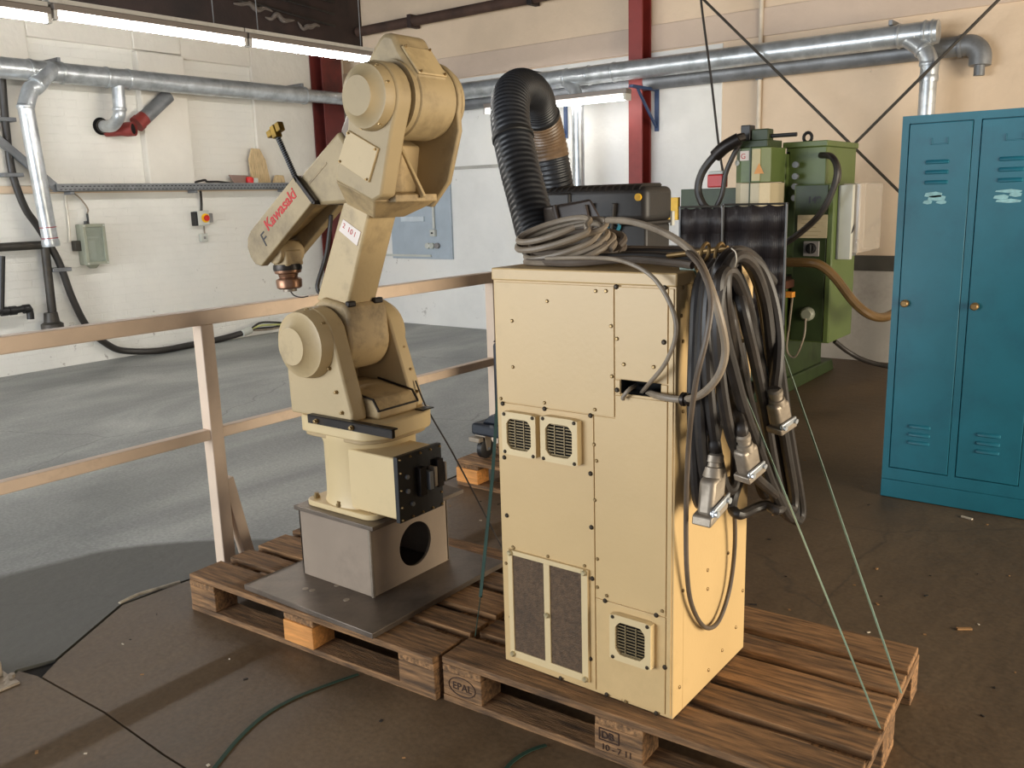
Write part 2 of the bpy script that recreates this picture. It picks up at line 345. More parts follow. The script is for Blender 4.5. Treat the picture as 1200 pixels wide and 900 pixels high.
def inst(name, mesh, parent, loc, rot=None, scale=None, bevel=0.):
    """another object that shares mesh data; loc in world coordinates if the parent has a known matrix"""
    o = bpy.data.objects.new(name, mesh); COL.objects.link(o)
    if parent: o.parent = parent
    mw = MW.get(parent.name) if parent else None
    o.location = (mw.inverted()@Vector(loc)) if mw is not None else Vector(loc)
    if rot is not None: o.rotation_euler = rot
    if scale is not None: o.scale = scale
    if bevel:
        q = o.modifiers.new('bevel', 'BEVEL'); q.width = bevel; q.segments = 2; q.limit_method = 'ANGLE'
    return o
def mesh_of(mb, name, material, smooth=True):
    o = mb.build(name, material, None, 0, smooth); me = o.data; bpy.data.objects.remove(o); return me
def text(name, body, size, origin, xdir, ydir, material, parent, depth=.0008, align='LEFT', shear=0., bold=0.):
    cu = bpy.data.curves.new(name, 'FONT'); cu.body = body; cu.size = size; cu.extrude = depth; cu.align_x = align; cu.align_y = 'BOTTOM_BASELINE'; cu.shear = shear; cu.offset = bold
    t = bpy.data.objects.new(name, cu); COL.objects.link(t)
    dg = bpy.context.evaluated_depsgraph_get(); me = bpy.data.meshes.new_from_object(t.evaluated_get(dg)); bpy.data.objects.remove(t)
    me.materials.clear(); me.materials.append(material); me.name = name
    o = bpy.data.objects.new(name, me); COL.objects.link(o)
    X = Vector(xdir).normalized(); Y = Vector(ydir).normalized(); Z = X.cross(Y)
    mm = Matrix((X, Y, Z)).transposed().to_4x4(); mm.translation = Vector(origin)
    if parent:
        o.parent = parent; mw = MW.get(parent.name)
        if mw is not None: mm = mw.inverted()@mm
    o.matrix_local = mm
    return o

# ------------------------------------------------------------------ room shell
XL, YB, ZC = -8.77, 8.07, 4.25
structure('floor', MB().box(-9.2, 6, -5, 8.5, -.12, -.012), mat('joint_filler', rgb(30, 27, 24), .9), label='dark filler under the floor slabs')
fl = bpy.data.objects['floor']
seam = [(-2.55,-5), (-2.6,.2), (-2.86,.95), (-2.99,1.13), (-2.95,1.24), (-3.06,1.42), (-3.17,1.6), (-3.16,1.82), (-3.14,2.1), (-3.18,2.6), (-3.12,3.3), (-3.16,4.4), (-3.1,5.6), (-3.14,8.5)]
s1 = MB().prism([(-9.2,-5)]+[(x-.012, y) for x, y in seam]+[(-9.2, 8.5)], 'z', -.1, 0).build('floor_slab', floor_grey, fl, smooth=False)
k = 3
lo = [(x+.004, y) for x, y in seam[:4]]+[(-2.9,1.15), (-2.5,1.163), (-2.16,1.148), (-1.2,1.15), (0.2,1.14), (6,1.15), (6,-5)]
hi = [(x+.004, y) for x, y in seam[4:]]+[(6,8.5), (6,1.157), (.2,1.147), (-1.2,1.157), (-2.16,1.155), (-2.5,1.17), (-2.88,1.158)]
MB().prism(lo, 'z', -.1, 0).build('floor_slab', floor_brown, fl, smooth=False)
MB().prism(hi, 'z', -.1, 0).build('floor_slab', floor_brown, fl, smooth=False)
# pale raised ridge beside the joint
lip = MB()
for i in range(6, 8):
    pass
lip.tube([(-3.19,1.60,-.002), (-3.2,1.68,0), (-3.185,1.76,0), (-3.17,1.85,-.002)], .009, 6, 4)
lip.build('joint_lip', mat('pale_ridge', rgb(170, 158, 138), .9, 0, .15, 30, bump=.4), fl)

wl = structure('wall_left', MB().box(XL-.3, XL, -5, YB+.3, -.12, ZC), wall_white, label='whitewashed brick wall with painted piers')
def relief(name, x, y0, y1, z0, z1, m=wall_plaster):
    return MB().box(XL-.001, XL+x, y0, y1, z0, z1).build(name, m, wl, .012, smooth=False)
pz = P(165, 215, 'x', XL).z
y1 = P(45, 150, 'x', XL).y; y2 = P(163, 150, 'x', XL).y; y3 = P(217, 150, 'x', XL).y; y4 = P(297, 150, 'x', XL).y
relief('pier', .10, y2, y3, pz-.02, 3.07)
relief('pier', .05, -5, y1-.02, pz-.02, 3.4)
relief('pier', .05, y4, YB, pz-.02, 3.4)
relief('lintel', .05, y1-.02, y2, 3.09, 3.4); relief('lintel', .05, y3, y4, 3.05, 3.4)
relief('lintel', .06, y2, y3, 3.09, 3.4)
relief('string_course', .03, -5, YB, pz-.09, pz-.0, wall_peach)

wb = structure('wall_back', MB().box(XL-.3, 6.2, YB, YB+.3, -.12, ZC), wall_peach, label='tall cream plaster wall')
zb0 = P(560, 95, 'y', YB).z; zb1 = P(560, 65, 'y', YB).z
MB().box(XL, 6, YB-.02, YB+.01, 2.86, 3.1).build('plaster_band', wall_band, wb, .008, smooth=False)
MB().box(XL, P(845,200,'y',YB).x, YB-.012, YB+.01, -.05, 2.85).build('lamplit_wash_panel', wall_smooth, wb, .006, smooth=False)  # whitewash; right of the column its white paints in the wall lamp's light
MB().box(-4.4, 6, YB-.035, YB+.01, .80, .93).build('dado_ledge', mat('dark_ledge', rgb(74, 70, 62), .7, 0, .1), wb, .006, smooth=False)
MB().box(-4.4, 6, YB-.012, YB+.01, -.05, .80).build('grey_dado', mat('grey_dado_paint', rgb(176, 170, 162), .7, 0, .1, 2, rgb(120, 108, 98), .5, 2, .5), wb, smooth=False)
structure('ceiling', MB().box(-9.2, 6, -1.5, 8.5, ZC, ZC+.15), ceilm, label='dark ceiling')
structure('trim_1', MB().box(XL, XL+.42, -5, YB, 3.36, 4.0), beamdk, .01, label='dark steel edge beam along the left wall')
structure('trim_2', MB().box(-9, 6, 6.3, 6.55, 3.92, ZC), beamdk, .01, label='dark roof girder')
structure('trim_3', MB().box(-7.3, -7.05, -1.5, 8, 3.95, ZC), beamdk, .01, label='dark roof joist')

# ------------------------------------------------------------------ pallets
PAL = {}
def pal_mesh(key, sx, sy, sz, material):
    if key not in PAL:
        mb = MB().box(-sx/2, sx/2, -sy/2, sy/2, -sz/2, sz/2)
        PAL[key] = mesh_of(mb, 'plank', material, False)
    return PAL[key]
def pallet(label, loc, rz, fresh=()):
    t = thing('wooden_pallet', label, 'pallet', loc, rz, None)
    MW.pop(t.name)            # children in the pallet's own coordinates
    def put(name, key, sx, sy, sz, c, material=wood):
        o = inst(name, pal_mesh(key, sx, sy, sz, material), t, c, bevel=.003)
        o.rotation_euler = (0, 0, random.uniform(-.006, .006)); return o
    for y, wd in ((.0725,.145), (.236,.1), (.4,.145), (.564,.1), (.7275,.145)):
        put('deck_board', 'd%g' % wd, 1.2, wd, .022, (.6+random.uniform(-.004,.004), y, .133))
    for x in (.0725, .6, 1.1275):
        o = put('cross_board', 'cross', .8, .145, .022, (x, .4, .111)); o.rotation_euler.z += math.pi/2
    for ix, x in enumerate((.0725, .6, 1.1275)):
        for iy, (y, wd) in enumerate(((.05,.1), (.4,.145), (.75,.1))):
            fr = (ix, iy) in fresh
            put('block', ('bf' if fr else 'b')+'%g' % wd, .145, wd, .078, (x, y - (.006 if fr else 0), .061), woodfresh if fr else wood)
    for y, wd in ((.05,.1), (.4,.145), (.75,.1)):
        put('base_board', 'e%g' % wd, 1.2, wd, .022, (.6, y, .011))
    MW[t.name] = Matrix.Translation(loc)@Matrix.Rotation(rz, 4, 'Z')
    return t
p1 = pallet('worn wooden pallet carrying the robot, with one fresh orange front block', (-2.904, 1.735, 0), .045, fresh=((1,0),))
p2 = pallet('worn wooden pallet under the cream control cabinet', (-1.69, 1.812, 0), .049)
p3 = pallet('yellowish wooden pallet under the black fume extractor', (-3.03, 3.436, 0), .0, fresh=((0,0),(1,0),(0,1)))
# branding on the blocks of the cabinet's pallet
def on_p2(x, z): return MW[p2.name]@Vector((x, -.0012, z))
ux = (MW[p2.name].to_3x3()@Vector((1,0,0)))
text('brand_mark', 'EPAL', .034, on_p2(.036, .052), ux, (0,0,1), brand_ink, p2)
ring = MB()
pts = [on_p2(.0725+.05*math.cos(a), .063+.03*math.sin(a)) for a in [2*math.pi*k/28 for k in range(29)]]
ring.tube(pts, .0016, 5, 1); ring.build('brand_ring', brand_ink, p2)
text('brand_mark', 'DB', .03, on_p2(.548, .064), ux, (0,0,1), brand_ink, p2, bold=.0006)
fr = MB()
a0, a1, b0, b1 = .543, .602, .058, .092
for (xa, za, xb, zb) in ((a0,b0,a1,b0), (a1,b0,a1,b1), (a1,b1,a0,b1), (a0,b1,a0,b0)): fr.bar(on_p2(xa,za), on_p2(xb,zb), .002, .003)
fr.build('brand_frame', brand_ink, p2)
text('brand_mark', '10 - 7 11', .026, on_p2(.548, .030), ux, (0,0,1), brand_ink, p2)

# ------------------------------------------------------------------ robot pedestal
ped = thing('robot_pedestal', 'beige welded steel box pedestal with round cut-out on a steel base plate', 'pedestal', (-2.315, 2.15, .144))
MB().box(-2.606, -1.945, 1.768, 2.455, .1445, .164).build('base_plate', steelpl, ped, .002)
pb = MB(); PX0, PX1, PY0, PY1, PZ0, PZ1 = -2.502, -2.132, 1.955, 2.352, .164, .414
pb.box(PX0, PX0+.01, PY0, PY1, PZ0, PZ1); pb.box(PX0, PX1, PY0, PY0+.01, PZ0, PZ1); pb.box(PX0, PX1, PY1-.01, PY1, PZ0, PZ1)
pb.build('box_wall', pedpaint, ped, .002)
# right side with the round hole
hc = ((P(487,637,'x',PX1).y), (P(487,637,'x',PX1).z)); hr = .082
sd = MB(); n = 32
outer = []
for k in range(n):
    a = 2*math.pi*k/n + math.pi/n; c_, s_ = math.cos(a), math.sin(a)
    t = min([( (PY1-hc[0])/c_ if c_ > 1e-6 else 9), ((PY0-hc[0])/c_ if c_ < -1e-6 else 9), ((PZ1-hc[1])/s_ if s_ > 1e-6 else 9), ((PZ0-hc[1])/s_ if s_ < -1e-6 else 9)])
    outer.append((hc[0]+c_*t, hc[1]+s_*t))
inner = [(hc[0]+hr*math.cos(2*math.pi*k/n+math.pi/n), hc[1]+hr*math.sin(2*math.pi*k/n+math.pi/n)) for k in range(n)]
def snap(q):   # pull nearest ring points into the corners
    return q
for cy_, cz_ in ((PY0,PZ0),(PY1,PZ0),(PY0,PZ1),(PY1,PZ1)):
    j = min(range(n), key=lambda i: (outer[i][0]-cy_)**2+(outer[i][1]-cz_)**2); outer[j] = (cy_, cz_)
for xx in (PX1-.01, PX1):
    for k in range(n):
        k2 = (k+1) % n
        sd.quad((xx,)+outer[k], (xx,)+outer[k2], (xx,)+inner[k2], (xx,)+inner[k])
for k in range(n):
    k2 = (k+1) % n
    sd.quad((PX1-.01,)+inner[k], (PX1-.01,)+inner[k2], (PX1,)+inner[k2], (PX1,)+inner[k])
sd.build('cutout_panel', pedpaint, ped, 0)
MB().cyl((PX1-.002, PY0+.002, PZ0), (PX1-.002, PY0+.002, PZ1), .007, n=8).build('weld_seam', alu, ped)
MB().box(-2.515, -2.105, 1.945, 2.42, .414, .430).build('top_plate', steelpl, ped, .002)
for q in ((330+28,690),(395,686),(366,692),(406,703)):
    c = P(q[0], q[1], 'z', .164); MB().cyl((c.x, c.y, .1635), (c.x, c.y, .1655), .011, n=14).build('plug', alu, ped)

# ------------------------------------------------------------------ robot
AX, AY = -2.315, 2.155
rob = thing('industrial_robot', 'cream painted industrial robot arm with brown wrist flange on the beige pedestal', 'robot', (AX, AY, .43))
Z0 = .430
def bolt_mesh():
    b = MB().lathe((0,0,0), (0,0,1), [(0,.008), (.006,.008), (.006,.0055), (.013,.0055), (.0135,.003)], 10); return mesh_of(b, 'bolt', screwm)
BOLT = bolt_mesh()
def bolt(pos, d, parent, s=1., name='bolt'):
    q = Vector(d).to_track_quat('Z', 'Y').to_euler(); return inst(name, BOLT, parent, pos, q, (s,)*3)
# base
fg = []
for cx_, cy_ in ((1,1),(-1,1),(-1,-1),(1,-1)):
    for a in (0, 22, 45, 67, 90):
        t = math.radians(a + {(1,1):0, (-1,1):90, (-1,-1):180, (1,-1):270}[(cx_,cy_)])
        fg.append((AX+cx_*.135+.045*math.cos(t), AY+cy_*.135+.045*math.sin(t)))
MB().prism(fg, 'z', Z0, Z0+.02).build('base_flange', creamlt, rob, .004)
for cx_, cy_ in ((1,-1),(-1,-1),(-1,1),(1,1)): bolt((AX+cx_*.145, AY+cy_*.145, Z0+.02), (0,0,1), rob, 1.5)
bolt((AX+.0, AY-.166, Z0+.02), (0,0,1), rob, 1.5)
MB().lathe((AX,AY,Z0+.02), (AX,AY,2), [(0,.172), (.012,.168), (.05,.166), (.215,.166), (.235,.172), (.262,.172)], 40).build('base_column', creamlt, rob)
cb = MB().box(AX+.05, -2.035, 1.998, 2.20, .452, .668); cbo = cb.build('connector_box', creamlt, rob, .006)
MB().box(-2.035, -2.016, 1.990, 2.208, .446, .676).build('connector_plate', black, rob, .002)
cp = bpy.data.objects.new
def xbox(name, y0, y1, z0, z1, d, m, par=rob): return MB().box(-2.016, -2.016+d, y0, y1, z0, z1).build(name, m, par, .002)
xbox('socket', 2.075, 2.105, .52, .62, .022, blackm); xbox('socket', 2.112, 2.132, .535, .60, .03, galvd)
xbox('socket', 2.16, 2.19, .53, .63, .024, blackm); xbox('latch', 2.137, 2.152, .54, .61, .03, alu); xbox('latch', 2.192, 2.2, .545, .615, .03, alu)
for yy in (2.0, 2.05, 2.1, 2.15, 2.198):
    for zz in (.456, .666): bolt((-2.016, yy, zz), (1,0,0), rob, .55, 'screw')
for zz in (.5, .56, .62): bolt((-2.016, 2.0, zz), (1,0,0), rob, .55, 'screw'); bolt((-2.016, 2.198, zz), (1,0,0), rob, .55, 'screw')
for yy, zz in ((2.03,.6),(2.03,.55),(2.05,.5)): MB().cyl((-2.016,yy,zz), (-2.008,yy,zz), .008, n=12).build('port', galvd, rob)
# turret plate (turns on the column)
tp = []
for a in range(0, 360, 10):
    t = math.radians(a); r = .225
    tp.append((AX-.01+max(-.215, min(.215, r*1.05*math.cos(t))), AY+max(-.178, min(.178, r*math.sin(t)))))
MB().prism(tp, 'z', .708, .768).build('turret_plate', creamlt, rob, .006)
tp2 = [(AX-.005+(x-AX)*.93, AY+(y-AY)*.93) for x, y in tp]
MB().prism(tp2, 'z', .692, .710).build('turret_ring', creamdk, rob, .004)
# black angle bar bolted to the plate's side
b0 = P(363, 490, 'y', 1.972); b1 = P(462, 509, 'y', 1.972)
br_ = MB(); zc = (b0.z+b1.z)/2
br_.box(b0.x, b1.x, 1.962, 1.976, zc-.014, zc+.016); br_.box(b0.x, b1.x, 1.962, 1.99, zc+.012, zc+.017)
bro = br_.build('angle_bar', blackm, rob, .001)
for tt in (.12, .55): bolt((b0.x+(b1.x-b0.x)*tt, 1.962, zc-.001), (0,-1,0), bro, 1.1)
# turret cheeks
SX, SZ = -2.405, 1.03           # shoulder axis
def arc(cx, cz, r, a0, a1, n=12): return [(cx+r*math.cos(math.radians(a0+(a1-a0)*k/n)), cz+r*math.sin(math.radians(a0+(a1-a0)*k/n))) for k in range(n+1)]
def cheek(y0, y1, rearx, name='turret_cheek'):
    pr = [(-2.535,.768), (rearx,.768)] + [(rearx,.80)] + arc(SX, SZ, .125, 28, 185) + [(-2.54,.93)]
    return MB().prism(pr, 'y', y0, y1).build(name, cream, rob, .008)
cheek(1.985, 2.055, -2.215); cheek(2.265, 2.325, -2.20)
MB().box(-2.52, -2.47, 2.05, 2.27, .768, .93).build('turret_front_wall', cream, rob, .008)
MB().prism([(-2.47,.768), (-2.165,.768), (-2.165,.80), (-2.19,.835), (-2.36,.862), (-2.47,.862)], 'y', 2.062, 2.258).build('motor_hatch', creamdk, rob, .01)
hg = MB()
for ya, yb in ((2.06,2.066), (2.254,2.26)): hg.prism([(-2.166,.80), (-2.19,.8355), (-2.36,.8625), (-2.362,.868), (-2.187,.841), (-2.161,.803)], 'y', ya, yb)
hg.box(-2.168, -2.162, 2.06, 2.26, .797, .803); hg.build('hatch_gasket', blackm, rob, 0)
MB().box(-2.165, -2.125, 2.24, 2.30, .768, .773).build('grease_pad', blackm, rob, .002)
for q in ((.80, -2.24), (.87, -2.262), (.95, -2.288)):
    bolt((q[1]-.02, 1.985, q[0]), (0,-1,0), rob, .9)
for q in ((.82, -2.215), (.9, -2.243), (.98, -2.273)): bolt((q[1]+.006, 2.30, q[0]), (1,0,.3), rob, .8)
# shoulder caps
def cap(cx, cz, y, R, r1, dep, sgn, name, m=cream, parent=rob, nb=0):
    o = MB().lathe((cx,y,cz), (cx,y+sgn,cz), [(0,R), (.012,R), (dep*.55,R*.93), (dep*.58,R*.86), (dep*.9,r1), (dep,r1*.95)], 36).build(name, m, parent); return o
o = cap(SX, SZ, 1.987, .122, .068, .085, -1, 'shoulder_cap', cream)
cap(SX, SZ, 2.323, .115, .07, .05, 1, 'shoulder_cap', cream)
for a in (40, 85): bolt((SX+.116*math.cos(math.radians(a)), 1.98, SZ+.116*math.sin(math.radians(a))), (0,-1,0), rob, 1.1)
# lower arm (link between shoulder and elbow), profile in x-z, leaning back
EX, EZ = -2.045, 1.818          # elbow axis
kn = arc(SX+.005, SZ, .118, 150, 372, 20)
knp = kn + [(-2.288,1.13), (-2.30,1.158), (-2.42,1.178), (-2.47,1.15)]
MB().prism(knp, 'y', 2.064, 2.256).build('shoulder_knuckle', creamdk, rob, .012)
MB().box(-2.312, -2.292, 2.075, 2.11, 1.15, 1.17).build('rubber_bump', blackm, rob, .004); MB().box(-2.312, -2.292, 2.20, 2.24, 1.15, 1.17).build('rubber_bump', blackm, rob, .004)
beam = [(-2.476,1.165), (-2.318,1.145), (-2.176,1.475), (-2.155,1.53), (-2.27,1.56), (-2.318,1.475)]
la = MB().prism(beam, 'y', 2.088, 2.222).build('lower_arm', cream, rob, .008)
MB().prism([(-2.52,1.10), (-2.44,1.19), (-2.40,1.17), (-2.38,1.08), (-2.45,1.0)], 'y', 2.09, 2.22).build('arm_root', cream, rob, .008)
# yoke: left and right forks, tapered into the beam
def fork(y0, y1, name):
    pr = [(-2.236,1.575), (-2.07,1.505), (-2.03,1.52), (-1.975,1.70)] + arc(EX, EZ, .108, -20, 190, 16) + [(-2.165,1.72), (-2.228,1.61)]
    return MB().prism(pr, 'y', y0, y1).build(name, creamdim, rob, .008)
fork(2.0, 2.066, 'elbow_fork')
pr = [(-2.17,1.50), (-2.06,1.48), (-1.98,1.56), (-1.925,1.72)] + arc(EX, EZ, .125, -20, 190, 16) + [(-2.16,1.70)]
MB().prism(pr, 'y', 2.262, 2.283).build('elbow_fork', creamdim, rob, .005)
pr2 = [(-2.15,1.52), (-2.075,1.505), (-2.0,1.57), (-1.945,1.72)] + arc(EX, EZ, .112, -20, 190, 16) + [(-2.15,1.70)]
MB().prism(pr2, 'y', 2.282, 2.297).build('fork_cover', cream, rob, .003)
# chamfered shoulders of the yoke (frustum from the wide forks to the beam)
ch = MB()
top = [(-2.236,2.0,1.575), (-2.06,2.0,1.508), (-2.045,2.283,1.50), (-2.22,2.283,1.56)]
bot = [(-2.285,2.086,1.50), (-2.155,2.086,1.45), (-2.15,2.224,1.45), (-2.28,2.224,1.50)]
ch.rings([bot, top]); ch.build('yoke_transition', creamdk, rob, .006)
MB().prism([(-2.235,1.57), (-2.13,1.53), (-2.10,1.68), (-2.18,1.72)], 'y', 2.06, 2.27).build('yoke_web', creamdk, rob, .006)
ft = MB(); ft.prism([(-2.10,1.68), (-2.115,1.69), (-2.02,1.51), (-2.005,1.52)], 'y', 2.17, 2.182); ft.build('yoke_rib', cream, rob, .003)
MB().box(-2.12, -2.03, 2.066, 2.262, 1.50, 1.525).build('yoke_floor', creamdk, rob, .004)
# side cover plate on the left fork
q = [P(408.5,152.5,'y',1.998), P(444.5,174,'y',1.998), P(433,214,'y',1.998), P(397.5,190,'y',1.998)]
cv = MB().prism([(p.x, p.z) for p in q], 'y', 1.992, 2.001).build('side_cover', cream, rob, .002)
for p in q:
    cx_ = sum(a.x for a in q)/4; cz_ = sum(a.z for a in q)/4
    bolt((p.x+(cx_-p.x)*.12, 1.992, p.z+(cz_-p.z)*.12), (0,-1,0), cv, .55, 'screw')
# elbow caps
cap(EX, EZ, 2.0, .102, .062, .062, -1, 'elbow_cap', creamdim)
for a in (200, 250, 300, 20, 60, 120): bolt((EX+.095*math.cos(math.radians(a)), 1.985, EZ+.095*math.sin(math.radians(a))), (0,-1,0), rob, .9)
cap(EX, EZ, 2.297, .112, .08, .02, 1, 'elbow_cap', creamdim)
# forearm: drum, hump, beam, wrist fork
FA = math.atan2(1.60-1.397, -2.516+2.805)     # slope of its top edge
MB().lathe((EX,2.07,EZ), (EX,3,EZ), [(0,.118), (.02,.118), (.024,.124), (.165,.124), (.17,.118), (.19,.118)], 40).build('elbow_drum', creamdim, rob)
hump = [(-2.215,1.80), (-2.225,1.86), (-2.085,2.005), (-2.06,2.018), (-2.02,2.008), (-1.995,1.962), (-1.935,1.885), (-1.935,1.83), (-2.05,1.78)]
MB().prism(hump, 'y', 2.082, 2.235).build('motor_hump', creamdim, rob, .016)
hp = [P(467,58.5,'y',2.09), P(484,87,'y',2.09)]
a_ = Vector((-2.0,2.095,1.968)); b_ = Vector((-1.934,2.095,1.880)); dn = Vector((b_.z-a_.z, 0, -(b_.x-a_.x))).normalized()*-1
cvp = MB(); cvp.obox((a_+b_)/2+Vector((0,.062,0))+dn*.004, (b_-a_)/2, Vector((0,.066,0)), dn*.004); cvp = cvp.build('end_cover', cream, rob, .004)
for sx_ in (-.9, .9):
    for sy_ in (-.055, .055): bolt((a_+b_)/2+Vector((0,.062+sy_,0))+dn*.008+(b_-a_)/2*sx_, dn, cvp, .55, 'screw')
MB().prism([(-2.30,1.735), (-2.225,1.845), (-2.15,1.80), (-2.16,1.70), (-2.24,1.66)], 'y', 2.09, 2.225).build('forearm_neck', steelpl, rob, .012)
rear = [(-2.52,1.588), (-2.292,1.738), (-2.185,1.60), (-2.275,1.502), (-2.44,1.498)]
MB().prism(rear, 'y', 2.078, 2.228).build('forearm_tube', creamdim, rob, .012)
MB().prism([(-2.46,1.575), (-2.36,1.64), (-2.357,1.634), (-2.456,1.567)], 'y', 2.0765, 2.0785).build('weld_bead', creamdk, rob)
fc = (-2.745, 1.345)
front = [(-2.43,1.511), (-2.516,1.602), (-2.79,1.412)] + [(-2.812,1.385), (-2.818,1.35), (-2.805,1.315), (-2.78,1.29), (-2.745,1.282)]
fo = MB().prism(front, 'y', 2.066, 2.1).build('forearm_cheek', creamdim, rob, .004)
MB().prism(front, 'y', 2.206, 2.24).build('forearm_cheek', creamdim, rob, .004)
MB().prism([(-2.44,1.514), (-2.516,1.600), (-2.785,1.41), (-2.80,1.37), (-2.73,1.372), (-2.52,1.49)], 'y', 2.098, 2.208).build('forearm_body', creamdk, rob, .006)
d_ = Vector((math.cos(FA), 0, math.sin(FA))); up_ = Vector((-math.sin(FA), 0, math.cos(FA)))
ta = P(314, 271, 'y', 2.0655); tb = P(346.5, 231, 'y', 2.0655)
tdir = (tb-ta); 
tx = text('maker_lettering', 'Kawasaki', .064, ta, tdir, Vector((-tdir.z, 0, tdir.x)), red_ink, rob, bold=.0014)
wdt = max(v.co.x for v in tx.data.vertices); sc_ = tdir.length/wdt; tx.scale = (sc_*1.03,)*3
fa = P(311, 290, 'y', 2.0655); fb = P(309, 268, 'y', 2.0655)
text('letter_mark', 'F', .075, fa, tdir, Vector((-tdir.z, 0, tdir.x)), black_ink, rob, bold=-.0006)
# wrist
wc = Vector((-2.705, 2.153, 1.33)); wd = Vector((.05, 0, -1)).normalized()
MB().cyl(wc-Vector((0,.056,0)), wc+Vector((0,.056,0)), .042, n=24).build('wrist_joint', creamdk, rob, .004)
MB().prism([(wc.x-.04, wc.z-.0), (wc.x+.045, wc.z+.01), (wc.x+.052, wc.z-.05), (wc.x-.03, wc.z-.055)], 'y', wc.y-.04, wc.y+.04).build('wrist_body', creamdk, rob, .008)
wp = wc+wd*.05
MB().lathe(wp, wp+wd, [(0,.05), (.018,.051), (.028,.049), (.032,.038), (.045,.034), (.05,.046), (.056,.049), (.082,.047), (.088,.038)], 28).build('tool_flange', copper, rob)
MB().lathe(wp-wd*.004, wp+wd, [(0,.0525), (.014,.054), (.022,.0525)], 28).build('seal_ring', blackm, rob)
MB().cyl(wp+wd*.088, wp+wd*.098, .026, n=20).build('flange_face', alu, rob)
MB().tube([wp+wd*.095, wp+wd*.112+Vector((.02,0,0)), wp+wd*.118+Vector((.06,0,0)), wp+wd*.112+Vector((.1,0,0))], .0025, 6).build('lead_wire', black, rob)
# bracket bar with threaded rod and brass block
ra = P(346, 207, 'y', 2.06); rb = P(368, 237, 'y', 2.06); rt = P(324, 157, 'y', 2.06)
MB().bar(rb, ra, .016, .012, (0,1,0)).build('bracket_bar', blackm, rob, .002)
MB().bar(rb+Vector((0,-.004,0)), P(401,238,'x',-2.43)+Vector((.01,0,0)), .014, .014).build('bracket_bar', blackm, rob, .002)
MB().bar(ra-(rt-ra)*.12, rt, .010, .012, (0,1,0)).build('rod', blackm, rob, .001)
hel = []; dd = (rt-ra); L_ = dd.length; dd.normalize(); uu = Vector((0,1,0)); vv = dd.cross(uu)
for k in range(0, 20*10+1): hel.append(ra+dd*(L_*.95*k/200)+(uu*math.cos(k*.628)+vv*math.sin(k*.628))*.009)
MB().tube(hel, .0016, 5, 1).build('spring', galvd, rob)
bb = MB(); e1 = Vector((.94,0,.34)); e2 = Vector((-.34,0,.94))
bb.obox(rt+e2*.008, e1*.012, Vector((0,.014,0)), e2*.022); bb.obox(rt+e2*.012-e1*.026, e1*.013, Vector((0,.012,0)), e2*.012); bb.obox(rt+e2*.014+e1*.026, e1*.012, Vector((0,.012,0)), e2*.016)
bb.build('brass_block', mat('tarnished_brass', rgb(128, 100, 34), .4, .6, .14, 30, rgb(60, 44, 18), .5, 20, .5), rob, .003)
# sticker on the lower arm
st = [P(402.5,257,'y',2.087), P(423,272,'y',2.087), P(418.5,288,'y',2.087), P(397.5,270,'y',2.087)]
so = MB().prism([(p.x,p.z) for p in st], 'y', 2.0855, 2.089).build('sticker', white_label, rob, 0)
sdx = (st[1]-st[0]); 
for tx_, bd_, sz_, q_ in (('digit_mark', '2', .024, (401,266)), ('digit_mark', '1', .026, (406.5,271)), ('digit_mark', '0', .026, (409.5,273.5)), ('digit_mark', '1', .026, (413.5,276.5))):
    text(tx_, bd_, sz_, P(q_[0],q_[1],'y',2.085), sdx, Vector((-sdx.z,0,sdx.x)), red_ink, so, .0004)
# cable running behind the arm and the one at the back of the base
MB().tube([P(388,252,'y',2.2), P(386,272,'y',2.2), P(382,300,'y',2.2), P(372,334,'y',2.2), P(376,345,'y',2.2)], .008, 8).build('arm_cable', rubber, rob)
MB().tube([(-2.44,2.22,.50), (-2.50,2.26,.49), (-2.525,2.30,.455), (-2.53,2.34,.44)], .006, 6, 4).build('base_cable', rubber, rob)

# ------------------------------------------------------------------ control cabinet
CX0, CX1, CY0, CY1, CZ0, CZ1 = -1.516, -.962, 1.900, 2.368, .148, 1.318
cab = thing('control_cabinet', 'tall cream sheet steel control cabinet with fan grilles and filter panel', 'cabinet', ((CX0+CX1)/2, (CY0+CY1)/2, CZ0))
zcap = P(576, 328, 'y', CY0).z
h0 = P(727, 445, 'y', CY0); h1 = P(774, 467, 'y', CY0)      # cable cut-out
body = MB()
HX0, HX1, HZ0, HZ1 = h0.x, h1.x, h1.z, h0.z
body.box(CX0, CX1, CY0+.06, CY1, CZ0, CZ1-.004)
body.box(CX0, HX0, CY0+.003, CY0+.06, CZ0, CZ1-.004); body.box(HX1, CX1, CY0+.003, CY0+.06, CZ0, CZ1-.004)
body.box(HX0, HX1, CY0+.003, CY0+.06, CZ0, HZ0); body.box(HX0, HX1, CY0+.003, CY0+.06, HZ1, CZ1-.004)
body.build('cabinet_body', creamcab, cab, .002)
do = MB(); e_ = .0006
do.box(HX0, HX1, CY0+.055, CY0+.0595, HZ0, HZ1); do.box(HX0, HX1, CY0+.004, CY0+.056, HZ0, HZ0+e_); do.box(HX0, HX1, CY0+.004, CY0+.056, HZ1-e_, HZ1)
do.box(HX0, HX0+e_, CY0+.004, CY0+.056, HZ0, HZ1); do.box(HX1-e_, HX1, CY0+.004, CY0+.056, HZ0, HZ1)
do.build('dark_opening', mat('inside_black', rgb(12,11,10), .9), cab)  # black lining put in for the shade inside the cut-out
lid = MB().box(CX0-.003, CX1+.003, CY0-.002, CY1+.003, zcap, CZ1); lid.build('lid', creamcab, cab, .004)
def front(px0, py0, px1, py1, y=CY0):
    a = P(px0, py0, 'y', y); b = P(px1, py1, 'y', y); return a.x, b.x, b.z, a.z
